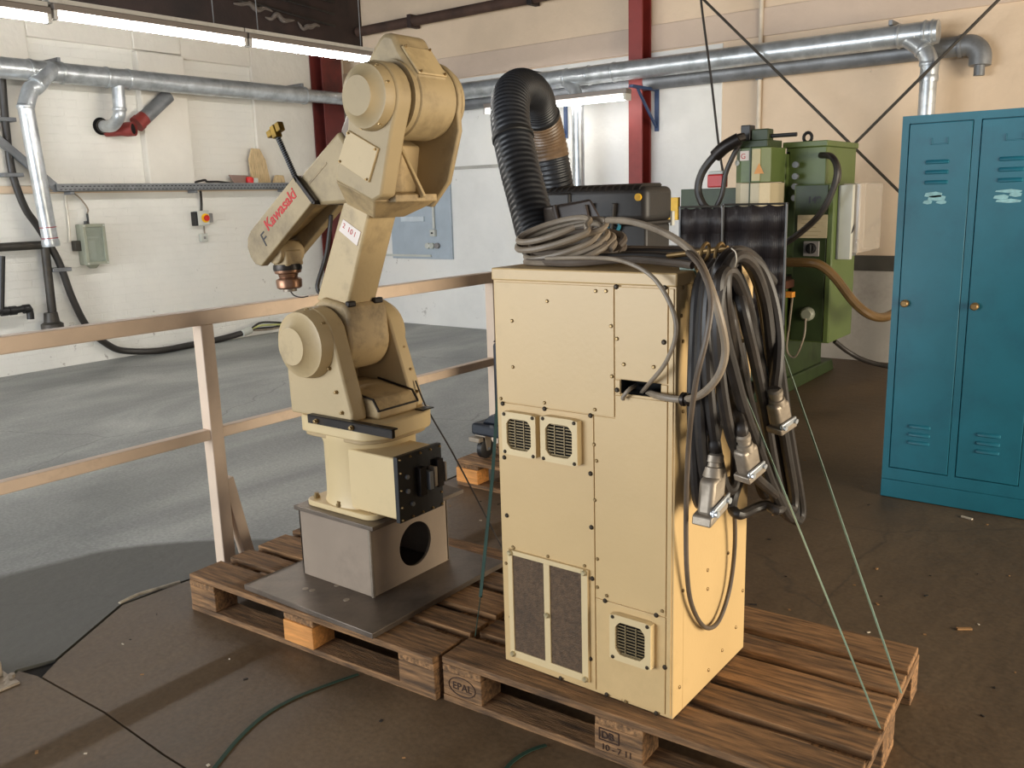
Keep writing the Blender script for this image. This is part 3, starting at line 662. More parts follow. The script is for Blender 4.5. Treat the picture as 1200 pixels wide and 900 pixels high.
def panel(name, x0, x1, z0, z1, d=.0035, m=creamcab): return MB().box(x0+.0012, x1-.0012, CY0+.003-d, CY0+.004, z0+.0012, z1-.0012).build(name, m, cab, .0012)
xv = P(720, 400, 'y', CY0).x; xr = P(783, 400, 'y', CY0).x; xm = P(697, 620, 'y', CY0).x
zu = P(582, 470, 'y', CY0).z; zl = P(697, 700, 'y', CY0).z
zmid = zu
panel('panel', CX0+.006, xv, zu, zcap-.003)
# panel right of it, with the cut-out at its foot
panel('panel', xv, xr, HZ1, zcap-.003); panel('panel', xv, HX0, HZ0-.004, HZ1); panel('panel', HX1, xr, HZ0-.004, HZ1)
panel('panel', CX0+.006, xm, CZ0+.008, zu)
MB().prism([(xm+.0012,zl+.0012),(xr-.0012,zl+.0012),(xr-.0012,HZ0-.0062),(xv+.0012,HZ0-.0062),(xv+.0012,zu-.0012),(xm+.0012,zu-.0012)],'y',CY0-.0005,CY0+.004).build('panel', creamcab, cab, .0012); panel('panel', xm, xr, CZ0+.008, zl); panel('edge_panel', xr, CX1-.004, CZ0+.008, zcap-.003)
SCREW = mesh_of(MB().lathe((0,0,0), (0,0,1), [(0,.0052), (.002,.005), (.0036,.003)], 10), 'screw', screwm)
SCREWD = mesh_of(MB().lathe((0,0,0), (0,0,1), [(0,.0068), (.0026,.0062), (.0044,.0035)], 10), 'screw', screwd)
rx = (math.pi/2, 0, 0)
for px, py, big in ((722,336,1),(723,397,0),(731,427,0),(766,430,0),(778,401,1),(779,337,1),(723,457,1),(600,376,0),(601,430,0),(641,353,0),(698,341,0),(710,341,0),(716,382,0),(717,441,0),(587,467,0),(589,473,1),(638,472,0),(638,479,1),(692,487,1),(697,480,0),(696,521,0),(692,555,1),(591,536,1),(697,586,0),(693,618,1),(594,604,1),(593,660,0),(601,641,0),(642,652,0),(685,663,0),(694,678,1),(692,772,1),(700,688,0),(711,698,0),(709,704,1),(769,721,1),(776,716,0),(779,782,1),(657,795,1),(711,814,1),(769,836,1),(733,822,0),(602,642,0),(699,540,0),(700,655,0),(598,723,0)):
    p = P(px, py, 'y', CY0-.001); inst('screw', SCREWD if big else SCREW, cab, (p.x, CY0-.0005, p.z), rx)
ry = (0, math.pi/2, 0)
for px, py in ((800,337),(800,400),(800,482),(798,370),(829,668),(829,690),(853,648),(857,667),(870,692),(800,692),(846,762),(830,785),(862,735),(796,805)):
    p = P(px, py, 'x', CX1); inst('screw', SCREW, cab, (CX1+.0002, p.y, p.z), ry)
def fan(px0, py0, px1, py1, py0r):
    x0, x1, z0, z1 = front(px0, py0, px1, py1)
    wd = x1-x0; cx_ = (x0+x1)/2; hh = wd*1.06; zc_ = (P(px0,(py0+py0r)/2,'y',CY0).z + P(px1,py1,'y',CY0).z)/2
    z0, z1 = zc_-hh/2, zc_+hh/2
    yf = CY0-.022
    fr = MB(); n = 32; ri = .4
    def sq(a, hx, hz, cut):
        c_, s_ = math.cos(a), math.sin(a); t = min(hx/abs(c_) if abs(c_) > 1e-6 else 9, hz/abs(s_) if abs(s_) > 1e-6 else 9)
        if cut: t = min(t, cut/(abs(c_)+abs(s_)))
        return cx_+c_*t, zc_+s_*t
    angs = [2*math.pi*k/n+math.pi/n*0 for k in range(n)]
    out = [sq(a, wd/2, hh/2, 0) for a in angs]; inn = [sq(a, wd*.36, hh*.36, wd*.62) for a in angs]
    for k in range(n):
        k2 = (k+1) % n
        fr.quad((out[k][0],yf,out[k][1]), (out[k2][0],yf,out[k2][1]), (inn[k2][0],yf,inn[k2][1]), (inn[k][0],yf,inn[k][1]))
        fr.quad((out[k][0],yf,out[k][1]), (out[k2][0],yf,out[k2][1]), (out[k2][0],CY0,out[k2][1]), (out[k][0],CY0,out[k][1]))
        fr.quad((inn[k][0],yf,inn[k][1]), (inn[k2][0],yf,inn[k2][1]), (inn[k2][0],CY0-.002,inn[k2][1]), (inn[k][0],CY0-.002,inn[k][1]))
    f = fr.build('fan_guard', creamlt, cab, 0)
    MB().box(x0+wd*.08, x1-wd*.08, CY0-.004, CY0-.0015, z0+hh*.08, z1-hh*.08).build('fan_cavity', MATS['inside_black'], f)
    sl = mesh_of(MB().box(-wd*.355, wd*.355, -.0015, .0015, -.0014, .0014), 'louvre', mat('louvre_steel', rgb(128,110,76), .5, .3)) if 'louvre' not in PAL else PAL['louvre']
    PAL['louvre'] = sl
    for k in range(11):
        zz = zc_+(k-5)*hh*.066; ww = min(wd*.355, wd*.62-abs(zz-zc_)-.002)/(wd*.355); inst('louvre', sl, f, (cx_, CY0-.014, zz), None, (ww,1,1))
    for s_ in (-.13, .13): inst('louvre', sl, f, (cx_+s_*wd, CY0-.0165, zc_), (0, math.pi/2, 0), (.98,1,1))
    for sx_ in (-.42,.42):
        for sz_ in (-.44,.44): inst('screw', SCREWD, f, (cx_+wd*sx_, yf, zc_+hh*sz_), rx, (.8,.8,.8))
fan(593, 481, 633.5, 533, 485); fan(638, 487, 682, 541, 491); fan(719, 717, 767, 778, 722)
# filter frame with two dark panels
fx0, fx1, fz0, fz1 = front(597, 646, 692, 800); fz1 = P(644, 655, 'y', CY0).z; fz0 = P(644, 782, 'y', CY0).z
ff = MB(); yf = CY0-.010; tb_ = .016
mid = (fx0+fx1)/2
for (a, b, c, d) in ((fx0,fx0+tb_,fz0,fz1), (fx1-tb_*1.3,fx1,fz0,fz1), (mid-.01,mid+.01,fz0+.02,fz1-.014), (fx0+tb_,fx1-tb_*1.3,fz1-.014,fz1), (fx0+tb_,fx1-tb_*1.3,fz0,fz0+.022)): ff.box(a, b, yf, CY0, c, d)
ffo = ff.build('filter_frame', creamlt, cab, .001)
for a, b in ((fx0+tb_, mid-.01), (mid+.01, fx1-tb_*1.3)): MB().box(a, b, yf+.004, CY0, fz0+.02, fz1-.012).build('filter_mat', filterm, ffo)
for a, b in ((fx0+.01,fz1-.008),(fx1-.01,fz1-.008),(fx0+.01,fz0+.01),(fx1-.01,fz0+.01),(mid,(fz0+fz1)/2)):
    inst('thumb_nut', mesh_of(MB().lathe((0,0,0),(0,0,1),[(0,.0085),(.005,.0085),(.009,.005)],12),'thumb_nut',mat('nut_steel',rgb(196,180,140),.35,.6)), ffo, (a, yf, b), rx)

# ------------------------------------------------------------------ guard rail
gr_ = thing('guard_rail', 'beige painted tube guard rail with two rails and braced posts', 'railing', (-3.185, 2.07, 0))
RX = -3.185; ZT = 1.095
MB().box(RX-.03, RX+.03, -1.2, 4.03, ZT-.06, ZT).build('top_rail', railp, gr_, .004)
zmr = .60
MB().box(RX-.022, RX+.022, -1.2, 4.0, zmr-.045, zmr).build('middle_rail', railp, gr_, .004)
for yy in (.16, 2.085, 3.985):
    o = MB().box(RX-.03, RX+.03, yy-.03, yy+.03, .0, ZT-.06).build('post', railp, gr_, .004)
    MB().bar((RX+.0, yy+.105, .012), (RX, yy+.035, .37), .05, .05, (1,0,0)).build('brace', railp, gr_, .003)

# ------------------------------------------------------------------ steel columns
y0 = P(366, 120, 'x', XL+.07).y; y1 = P(399, 60, 'x', XL+.26).y
c1 = thing('steel_column', 'dark red steel column in the corner behind the robot head', 'column', (XL+.16, (y0+y1)/2, 0))
MB().box(XL+.065, XL+.08, y0, y1, 0, 3.355).build('back_flange', darkred, c1, .003)
MB().box(XL+.08, XL+.245, (y0+y1)/2-.01, (y0+y1)/2+.01, 0, 3.355).build('web', darkred, c1, .002)
MB().box(XL+.245, XL+.26, y0+.02, y1, 0, 3.355).build('front_flange', darkred, c1, .003)
x0 = P(736.5, 120, 'y', YB-.2).x; x1 = P(752.5, 120, 'y', YB-.2).x
c2 = thing('steel_column', 'slim bright red steel column beside the wall lamp', 'column', ((x0+x1)/2, YB-.1, 0))
MB().box(x0, x1, YB-.20, YB-.185, 0, ZC-.01).build('front_flange', redsteel, c2, .003)
MB().box(x0+.05, x0+.065, YB-.186, YB-.02, 0, ZC-.01).build('web', redsteel, c2, .002)
MB().box(x0, x1, YB-.034, YB-.02, 0, ZC-.01).build('back_flange', redsteel, c2, .003)

# ------------------------------------------------------------------ fluorescent lamps
def ceiling_lamp(label, ya, yb, z, wires):
    X = -6.0
    t = thing('fluorescent_lamp', label, 'lamp', (X, (ya+yb)/2, z))
    MB().box(X-.05, X+.05, ya+.005, yb-.005, z+.035, z+.075).build('housing', lampg, t, .004)
    MB().box(X-.085, X+.01, ya, yb, z+.085, z+.115).build('mounting_rail', lampw, t, .003)
    MB().cyl((X+.02, ya+.03, z), (X+.02, yb-.03, z), .019, n=14).build('tube', tube_on, t)
    for yy in (ya+.018, yb-.018): MB().box(X-.02, X+.045, yy-.014, yy+.014, z-.022, z+.036).build('lamp_holder', lampw, t, .003)
    for yy in wires: MB().cyl((X-.03, yy, z+.115), (X-.03, yy, ZC-.005), .004, n=6).build('hanger_rod', galvd, t)
ceiling_lamp('lit bare-tube lamp, the first of the hanging row, farthest from the robot', 1.5, 3.04, 2.705, (1.8, 2.8))
ceiling_lamp('lit bare-tube lamp in the middle of the hanging row', 3.05, 4.54, 2.735, (3.15, 4.3))
ceiling_lamp('lit bare-tube lamp ending behind the robot head', 4.55, 6.05, 2.735, (4.7, 5.8))
ly = 7.6
la_, lb_ = P(570, 131, 'y', ly), P(737, 113, 'y', ly)
t = thing('wall_lamp', 'lit double-tube lamp carried on blue wall brackets', 'lamp', ((la_.x+lb_.x)/2, ly, la_.z))
zz = (la_.z+lb_.z)/2
MB().box(la_.x, lb_.x, ly-.05, ly+.05, zz+.03, zz+.075).build('housing', lampg, t, .004)
for dy in (-.032, .032): MB().cyl((la_.x+.03, ly+dy, zz), (lb_.x-.05, ly+dy, zz-.008), .018, n=14).build('tube', tube_wall, t)
for xx in (la_.x+.012, lb_.x-.02): MB().box(xx-.014, xx+.014, ly-.055, ly+.055, zz-.03, zz+.031).build('lamp_holder', lampw, t, .003)
def bracket(px, label):
    x = P(px, 125, 'y', YB).x
    t = thing('wall_bracket', label, 'bracket', (x, YB-.02, zz))
    MB().box(x-.022, x+.022, YB-.03, YB-.0125, zz-.30, zz+.10).build('wall_leg', bluep, t, .003)
    MB().box(x-.02, x+.02, ly-.06, YB-.03, zz+.075, zz+.10).build('arm', bluep, t, .003)
    MB().bar((x, YB-.035, zz-.26), (x, ly+.06, zz+.078), .03, .016, (1,0,0)).build('brace', bluep, t, .003)
bracket(771, 'blue triangular steel bracket right of the red column'); bracket(664, 'blue triangular steel bracket behind the black hose')

# ------------------------------------------------------------------ ducts
def spiral(mb, a, b, r, pitch=.11):
    """spiral-seam duct: thin raised seam lines"""
    a = Vector(a); b = Vector(b); L = (b-a).length; d = (b-a)/L; u = d.orthogonal().normalized(); v = d.cross(u)
    n = int(L/pitch*12); pts = [a+d*(L*k/n)+(u*math.cos(k*math.pi/6)+v*math.sin(k*math.pi/6))*(r+.0003) for k in range(n+1)]
    mb.tube(pts, .0022, 4, 1)
def duct(t, name, a, b, r, m=galv, seams=True):
    o = MB().cyl(a, b, r, n=24).build(name, m, t)
    if seams:
        s_ = MB(); spiral(s_, a, b, r); s_.build('spiral_seam', m, o)
    return o
def collar(t, c, d, r, w=.03, m=galv): 
    c = Vector(c); d = Vector(d).normalized(); return MB().lathe(c-d*w/2, c+d*w/2, [(0,r), (0,r+.005), (w*.3,r+.008), (w*.7,r+.008), (w,r+.005), (w,r)], 24).build('collar', m, t)
def bend(t, pts, r, m=galv, name='elbow'): return MB().tube(pts, r, 20, 5).build(name, m, t)
# along the left wall
DX = XL+.36; dz = 2.745; r0 = .092
t = thing('ventilation_duct', 'spiral-seam galvanised duct along the left wall with two branches', 'duct', (DX, 5, 2.65))
ye = P(356, 112, 'x', DX).y
duct(t, 'main_duct', (DX, 1.5, dz), (DX, ye, dz), r0)
duct(t, 'reduced_duct', (DX, ye-.02, dz+.005), (DX, 7.72, dz+.005), .072)
collar(t, (DX, ye, dz), (0,1,0), r0)
yb_ = P(52, 90, 'x', DX).y
for yy in (yb_-.12, yb_+.16): collar(t, (DX, yy, dz), (0,1,0), r0)
q1 = P(62, 82, 'x', DX+.03); q2 = P(36, 105, 'x', DX+.09); q3 = P(30, 125, 'x', DX+.11); q4 = P(37, 175, 'x', DX+.11); q5 = P(60, 288, 'x', DX+.11)
bend(t, [q1+Vector((0,0,.02)), q2+Vector((0,.05,.03)), q2, q3], .07); duct(t, 'drop_pipe', q3, q5, .068)
collar(t, q3, q5-q3, .068); collar(t, q2+Vector((0,.06,.05)), q2-q1, .07)
for k in (.86, .94): 
    c = q3.lerp(q5, k); MB().lathe(c, q5, [(0,.0705), (.008,.0705)], 20).build('red_tape', mat('red_tape', rgb(150,44,50), .5), t)
collar(t, q3.lerp(q5, .98), q5-q3, .069, .06)
yt = P(138, 97, 'x', DX).y
for yy in (yt-.11, yt+.11): collar(t, (DX, yy, dz), (0,1,0), r0)
h1_ = P(140, 128, 'x', DX); h2_ = P(139, 137, 'x', DX); h3_ = P(132, 147, 'x', DX-.12); h4_ = P(121, 148, 'x', XL+.03)
duct(t, 'branch_pipe', (DX, yt, dz), h1_, .058); collar(t, h1_, (0,0,1), .058)
bend(t, [h1_, h2_, h3_, h4_], .058); collar(t, h4_, (h4_-h3_), .058, .04, pipedark)
hw_ = P(118.5, 148, 'x', XL+.004); MB().lathe((XL+.002, hw_.y, hw_.z), (XL+1, hw_.y, hw_.z), [(0,.085), (.004,.085)], 20).build('wall_opening', MATS['inside_black'], t)
for yy in (P(45,70,'x',XL).y, P(330,102,'x',XL).y): MB().box(XL+.055, DX+.02, yy-.015, yy+.015, dz+.095, dz+.135).build('support_arm', galvd, t, .003)
# slanted grey pipe with red socket on the left wall
t = thing('slanted_pipe', 'dull grey slanted pipe ending in a red tee socket on the left wall', 'pipe', (XL+.15, 5, 2.2))
a = P(197, 112, 'x', XL+.16); b = P(165, 142, 'x', XL+.16)
MB().cyl(a, b, .07, n=24).build('pipe', galvd, t)
MB().lathe(P(160,146,'x',XL+.16), b+(a-b)*.2, [(0,.08), (.05,.08), (.05,.072), (.12,.072)], 24).build('socket', redsteel, t)
b2 = P(157, 151, 'x', XL+.26); dt_ = Vector((.86,.5,.04)).normalized(); ta_ = b2-dt_*.30
MB().lathe(ta_, b2, [(0,.055), (.16,.058), (.22,.070), (.28,.070), (.30,.070), (.30,.054), (.2,.052)], 24).build('tee', redsteel, t)
MB().cyl(b2-dt_*.022, b2-dt_*.014, .0538, n=20).build('dark_mouth', MATS['inside_black'], t)  # black disc stands in for the shade inside the tee's mouth
# along the back wall
DY = YB-.34
t = thing('ventilation_duct', 'spiral-seam galvanised duct high on the back wall with open end', 'duct', (-4, DY, 2.65))
zd = P(900, 62, 'y', DY).z; xe = P(1100, 33, 'y', DY).x
duct(t, 'main_duct', (-8.3, DY, zd), (xe, DY, zd), .088)
for px in (664, 690, 720, 1053, 1083, 1092): collar(t, (P(px,60,'y',DY).x, DY, zd), (1,0,0), .088, .022)
g1 = P(658, 88, 'y', DY); g2 = P(672, 103, 'y', DY-.03); g3 = P(677, 122, 'y', DY-.05); g4 = P(676, 214, 'y', DY-.05); g4.z = .9
bend(t, [Vector((g1.x, DY, zd)), g2, g3+Vector((0,0,.03)), g3], .062); duct(t, 'drop_pipe', g3, Vector((g3.x+.0, g3.y, .02)), .060); collar(t, g3, (0,0,1), .06, .05)
k1 = P(1058, 38, 'y', DY); k2 = P(1082, 58, 'y', DY-.04); k3 = P(1089, 75, 'y', DY-.05); k4 = P(1088, 92, 'y', DY-.05)
bend(t, [Vector((k1.x, DY, zd)), k2, k3, k4], .066); duct(t, 'drop_pipe', k4, Vector((k4.x, k4.y, .02)), .062); collar(t, k2, k3-k1, .066); collar(t, k3, (0,0,1), .066); collar(t, k4, (0,0,1), .064, .05)
for px in (640, 1056): 
    xx = P(px, 60, 'y', YB).x; MB().box(xx-.015, xx+.015, DY-.02, YB-.02, zd+.09, zd+.13).build('support_arm', galvd, t, .003)
t = thing('grey_duct', 'dull dark grey pipe against the back wall ending in a downward elbow', 'pipe', (-4, YB-.12, 2.5))
zg = P(900, 80, 'y', YB-.12).z; xg = P(1125, 45, 'y', YB-.12).x
duct(t, 'pipe', (-8.3, YB-.12, zg), (xg, YB-.12, zg), .078, galvd, False)
bend(t, [(xg, YB-.12, zg), (xg+.09, YB-.12, zg-.005), (xg+.15, YB-.125, zg-.07), (xg+.155, YB-.13, zg-.16)], .08, galvd)
collar(t, (xg+.01, YB-.12, zg), (1,0,0), .08, .03, galvd)
MB().cyl((xg+.155, YB-.13, zg-.15), (xg+.155, YB-.13, zg-.235), .04, n=16).build('outlet', galvd, t)
# brown heating pipe high up and thin vertical conduit
t = thing('heating_pipe', 'brown insulated pipe high on the back wall', 'pipe', (-6.5, YB-.1, 3.5))
duct(t, 'pipe', (-8.3, YB-.12, 3.53), (2, YB-.12, 3.53), .055, mat('brown_lagging', rgb(70,50,40), .8, 0, .15), False)
for xx in (-7.4, -5.7, -3.9): MB().box(xx-.03, xx+.03, YB-.18, YB-.021, 3.46, 3.60).build('clip', beamdk, t, .004)
x_ = P(891, 60, 'y', YB-.03).x
t = thing('conduit', 'thin cream vertical conduit on the back wall behind the ducts', 'conduit', (x_, YB-.03, 0))
MB().cyl((x_, YB-.03, 1.2), (x_, YB-.03, ZC-.01), .02, n=10).build('pipe', mat('cream_conduit', rgb(206,192,172), .5), t)
for z in (1.9, 2.5, 3.2): MB().box(x_-.03, x_+.03, YB-.05, YB-.021, z-.012, z+.012).build('clip', galvd, t)
# bracing rods
def rod(label, p, q, r=.012, cat='rod'):
    o = MB().cyl(p, q, r, n=8).build('bracing_rod', pipedark); tag(o, label, cat); return o
a = P(825,0,'y',YB-.5); a2 = P(1055,226,'y',YB-.5); d = a2-a
rod('thin dark steel bracing rod falling from the duct towards the lockers', a-d*.25, a2+d*.6)
a = P(1170,0,'y',YB-.47); a2 = P(985,185,'y',YB-.47); d = a2-a
rod('thin dark steel bracing rod rising from the green machine to the grey elbow', a-d*.3, a2+d*.75)
o = MB().tube([P(820,-30,'y',YB-.55), P(822,5,'y',YB-.55), P(833,90,'y',YB-.55), P(843,176,'y',YB-.55), P(850,215,'y',YB-.55)], .011, 8).build('hanging_cable', rubber)
tag(o, 'dark cable hanging straight down to the red socket behind the green machine', 'cable')

# ------------------------------------------------------------------ things on the left wall
t = thing('cable_tray', 'long perforated grey steel cable tray along the left wall', 'cable tray', (XL+.1, 5.6, 1.66))
ya, yb = P(60, 217, 'x', XL+.1).y, 7.35
zt = P(200, 219, 'x', XL+.2).z
MB().box(XL+.061, XL+.20, ya, yb, zt-.035, zt-.03).build('tray_floor', galvd, t); MB().box(XL+.061, XL+.197, ya, yb, zt+.030, zt+.034).build('tray_lid', galvd, t)
rim = MB().box(XL+.197, XL+.20, ya, yb, zt-.035, zt+.035).build('tray_rim', galvd, t)
MB().box(XL+.19, XL+.2, ya, yb, zt+.033, zt+.037).build('rim_edge', galv, t)
SL = mesh_of(MB().box(0, .0012, -.011, .011, -.004, .004), 'slot', MATS['inside_black'], False)
k = 0; yy = ya+.04
while yy < yb-.02 and k < 150:
    for z in (-.017, .012): inst('slot', SL, rim, (XL+.20, yy+(.02 if z > 0 else 0), zt+z))
    yy += .044; k += 1
for yy in (ya+.15, 5.7, 6.9): MB().box(XL+.062, XL+.19, yy-.02, yy+.02, zt-.065, zt-.036).build('bracket', galvd, t, .003)
# slanted angle iron at far left
o = MB().bar(P(-150,40,'x',XL+.14), P(68,222,'x',XL+.14), .05, .07, (0,1,0)).build('angle_iron', galvd, None, .004); tag(o, 'slanted grey steel channel running down to the cable tray', 'steel channel')
# board, plate and small items on the tray
zt0 = zt+.038
bp_ = [P(297,222,'x',XL+.12), P(326,222,'x',XL+.12), P(321,181,'x',XL+.07), P(314,168,'x',XL+.07), P(302,170,'x',XL+.07), P(297,187,'x',XL+.07)]
yc_ = bp_[0].y
pr = [(yc_+.02, zt0), (yc_+.28, zt0), (yc_+.23, zt0+.26), (yc_+.16, zt0+.385), (yc_+.05, zt0+.39), (yc_-.0, zt0+.26)]
o = MB().prism(pr, 'x', XL+.065, XL+.09).build('wooden_board', woodpale, None, .004); tag(o, 'pale split wooden board leaning upright on the cable tray', 'board')
y_ = P(270,219,'x',XL+.12).y
o = MB().prism([(y_, zt0+.09), (y_+.25, zt0+.085), (y_+.30, zt0), (y_+.06, zt0)], 'x', XL+.10, XL+.112).build('brown_sheet', mat('brown_sheet_metal', rgb(142,116,104), .6), None, .002); tag(o, 'brown metal sheet leaning on the cable tray next to the board', 'sheet')
y_ = P(293,216,'x',XL+.15).y
o = MB().lathe((XL+.15, y_, zt0), (XL+.15, y_+.02, zt0+.2), [(0,.04), (.04,.045), (.06,.04), (.07,.02)], 14).build('red_cap', redpl); tag(o, 'small red plastic cap on the cable tray', 'cap')
y_ = P(299,219,'x',XL+.15).y
o = MB().box(XL+.13, XL+.18, y_-.04, y_+.03, zt0, zt0+.055).build('white_box', greybox, None, .006); tag(o, 'small white plastic box in front of the wooden board', 'box')
y_ = P(329,217,'x',XL+.15).y
o = MB().prism([(y_-.09, zt0), (y_+.06, zt0), (y_+.04, zt0+.085), (y_-.05, zt0+.09)], 'x', XL+.11, XL+.17).build('wood_offcut', woodpale, None, .006); tag(o, 'short wood offcut on the cable tray beside the robot forearm', 'wood')
o = MB().tube([P(228,214,'x',XL+.1), P(240,211,'x',XL+.1), P(243,213,'x',XL+.1), P(256,213,'x',XL+.1), P(272,215,'x',XL+.1)], .012, 7).build('tray_cable', rubber); tag(o, 'black cable lying in the cable tray', 'cable')
# grey junction box with clear lid
t = thing('junction_box', 'grey-green plastic junction box with smoky clear lid', 'electrical box', (XL+.06, 4.5, 1.0))
f0 = P(97,263,'x',XL+.16); f1 = P(129,309,'x',XL+.16)
ya, yb, za, zb = f0.y, f1.y, f1.z, f0.z
bo = MB().box(XL+.003, XL+.09, ya, yb, za, zb).build('box_body', oliveb, t, .01)
lf = MB()
for (a, b, c, d) in ((ya,ya+.03,za,zb), (yb-.03,yb,za,zb), (ya+.03,yb-.03,za,za+.03), (ya+.03,yb-.03,zb-.03,zb)): lf.box(XL+.09, XL+.15, a, b, c, d)
lo_ = lf.build('lid_frame', oliveb, t, .003)
MB().box(XL+.135, XL+.14, ya+.03, yb-.03, za+.03, zb-.03).build('lid_window', glassm, lo_)
MB().box(XL+.091, XL+.10, ya+.05, ya+.13, za+.05, zb-.16).build('inner_plate', greybox, t); MB().box(XL+.091, XL+.11, ya+.06, yb-.06, zb-.14, zb-.12).build('terminal_strip', greybox, t)
for a in (ya+.015, yb-.015):
    for b in (za+.015, zb-.015): MB().cyl((XL+.15,a,b), (XL+.156,a,b), .009, n=10).build('lid_screw', greybox, lo_)
MB().box(XL+.003, XL+.08, ya-.06, ya, za+.14, za+.24).build('side_gland', pipedark, t, .006)
MB().prism([(ya+.05,za), (yb-.05,za), ((ya+yb)/2+.02,za-.04), ((ya+yb)/2-.02,za-.04)], 'x', XL+.003, XL+.07).build('bottom_cover', oliveb, t, .004)
MB().cyl((XL+.05, ya+.09, zb), (XL+.05, ya+.09, zb+.03), .02, n=10).build('gland', black, t); MB().cyl((XL+.05, (ya+yb)/2, zb), (XL+.05, (ya+yb)/2, zb+.10), .011, n=10).build('gland', black, t)
o = MB().tube([(XL+.05,(ya+yb)/2,zb+.10), P(103,245,'x',XL+.05), P(97,236,'x',XL+.06), P(90,229,'x',XL+.1), P(83,225,'x',XL+.1)], .008, 7).build('box_lead', cablegrey); tag(o, 'grey cable curving from the junction box up to the cable tray', 'cable')
o = MB().tube([P(82,284,'x',XL+.03), P(80,255,'x',XL+.03), P(77,232,'x',XL+.03), P(80,226,'x',XL+.04)], .012, 7).build('white_conduit', mat('white_conduit', rgb(214,206,190), .5)); tag(o, 'thin white conduit beside the grey junction box', 'conduit')
# emergency stop and socket
t = thing('emergency_stop', 'small white control box with yellow plate and red mushroom button', 'switch', (XL+.05, 6, 1.3))
f0 = P(232,247,'x',XL+.10); f1 = P(247,264,'x',XL+.10)
MB().box(XL+.003, XL+.09, f0.y, f1.y, f1.z, f0.z).build('box_body', greybox, t, .006)
MB().box(XL+.003, XL+.085, f0.y-.03, f0.y, f1.z, f0.z-.01).build('black_side', black, t, .004)
MB().cyl((XL+.09, (f0.y+f1.y)/2+.02, (f0.z+f1.z)/2), (XL+.094, (f0.y+f1.y)/2+.02, (f0.z+f1.z)/2), .05, n=20).build('yellow_plate', yellow, t)
MB().lathe((XL+.094, (f0.y+f1.y)/2+.02, (f0.z+f1.z)/2), (XL+1, (f0.y+f1.y)/2+.02, (f0.z+f1.z)/2), [(0,.014), (.015,.014), (.016,.032), (.03,.032), (.04,.02)], 18).build('mushroom_button', redpl, t)
MB().box(XL+.003, XL+.06, f1.y, f1.y+.07, f1.z+.03, f0.z-.03).build('side_plug', mat('mid_grey_plastic', rgb(134,130,128), .5), t, .01)
MB().tube([P(236,247,'x',XL+.05), P(236,238,'x',XL+.05), P(235,224,'x',XL+.1)], .014, 8).build('lead', rubber, t)
o = MB(); g0 = P(236,274,'x',XL+.06); g1 = P(245,283,'x',XL+.06)
t = thing('wall_socket', 'small white light switch below the emergency stop', 'switch', (XL+.03, g0.y, g1.z))
MB().box(XL+.003, XL+.05, g0.y, g1.y, g1.z, g0.z).build('switch_body', greybox, t, .006); MB().box(XL+.05, XL+.056, g0.y+.03, g1.y-.03, g1.z+.03, g0.z-.03).build('rocker', mat('mid_grey_plastic', (0,0,0,1)), t, .002)
MB().tube([P(240,274,'x',XL+.02), P(239,265,'x',XL+.02)], .008, 6, 1).build('lead', cablegrey, t)
# drain pipes at the far left
t = thing('drain_pipe', 'dark iron drain pipes meeting at a floor fitting on the left wall', 'pipe', (XL+.15, 4, .4))
MB().tube([Vector((XL+.12, -1, P(50,287,'x',XL+.12).z)), P(50,287,'x',XL+.12)], .04, 12, 1).build('horizontal_pipe', pipedark, t)
MB().tube([P(52,284,'x',XL+.12), P(62,372,'x',XL+.12)], .04, 12, 1).build('vertical_pipe', pipedark, t)
fq = P(60, 371, 'x', XL+.14)
MB().lathe(fq+Vector((0,0,-.12)), fq+Vector((0,0,1)), [(0,.10), (.05,.10), (.07,.07), (.16,.06)], 18).build('pipe_socket', pipedark, t)
MB().tube([P(2,300,'x',XL+.16), P(1,362,'x',XL+.16), P(0,367,'x',XL+.16)], .03, 10, 3).build('valve_riser', black, t)
MB().tube([Vector((XL+.16, 2.2, P(16,364,'x',XL+.16).z)), P(-20,367,'x',XL+.16), P(16,364,'x',XL+.16), P(32,361,'x',XL+.16), P(35,366,'x',XL+.16), P(36,374,'x',XL+.16)], .032, 12, 4).build('trap_pipe', black, t)
for px, py in ((5,365),(15,364),(31,362)):
    c = P(px,py,'x',XL+.16); MB().cyl(c-Vector((0,.03,0)), c+Vector((0,.03,0)), .042, n=14).build('pipe_collar', black, t)
# black hose: down the wall and along the floor
hp_ = [P(2,88,'x',XL+.14), P(6,140,'x',XL+.12), P(12,190,'x',XL+.12), P(18,215,'x',XL+.12), P(30,245,'x',XL+.12), P(46,268,'x',XL+.12), P(68,305,'x',XL+.12), P(85,350,'x',XL+.12), P(103,384,'x',XL+.10), P(125,403,'x',XL+.06), P(145,411,'x',XL+.06), P(185,411,'z',.036), P(225,404,'z',.035), P(260,397,'z',.035), P(288,389,'x',XL+.14)]
for q_ in hp_: q_.z = max(q_.z, .036); q_.x = max(q_.x, XL+.045)
t = thing('black_hose', 'thick black hose clipped down the left wall and trailing along its foot', 'hose', (hp_[10].x, hp_[10].y, 0))
MB().tube(hp_, .034, 12, 6).build('hose', mat('black_hose_rubber', rgb(44,40,36), .42, 0, .1), t)
MB().cyl(hp_[-1]-Vector((.0,.05,.01)), hp_[-1]+Vector((0,.07,.015)), .042, n=14).build('white_ferrule', greybox, t)
e_ = hp_[-1]
for dz_, m_ in ((.05, rubber), (.02, mat('yellow_green_wire', rgb(190,190,120), .5)), (-.01, rubber), (-.03, cablegrey)):
    MB().tube([e_+Vector((0,.05,.01)), e_+Vector((.02,.18,.03+dz_)), e_+Vector((.03,.36,.02+dz_)), e_+Vector((.05,.55,dz_*.3+.02))], .012, 6, 4).build('bare_wire', m_, t)
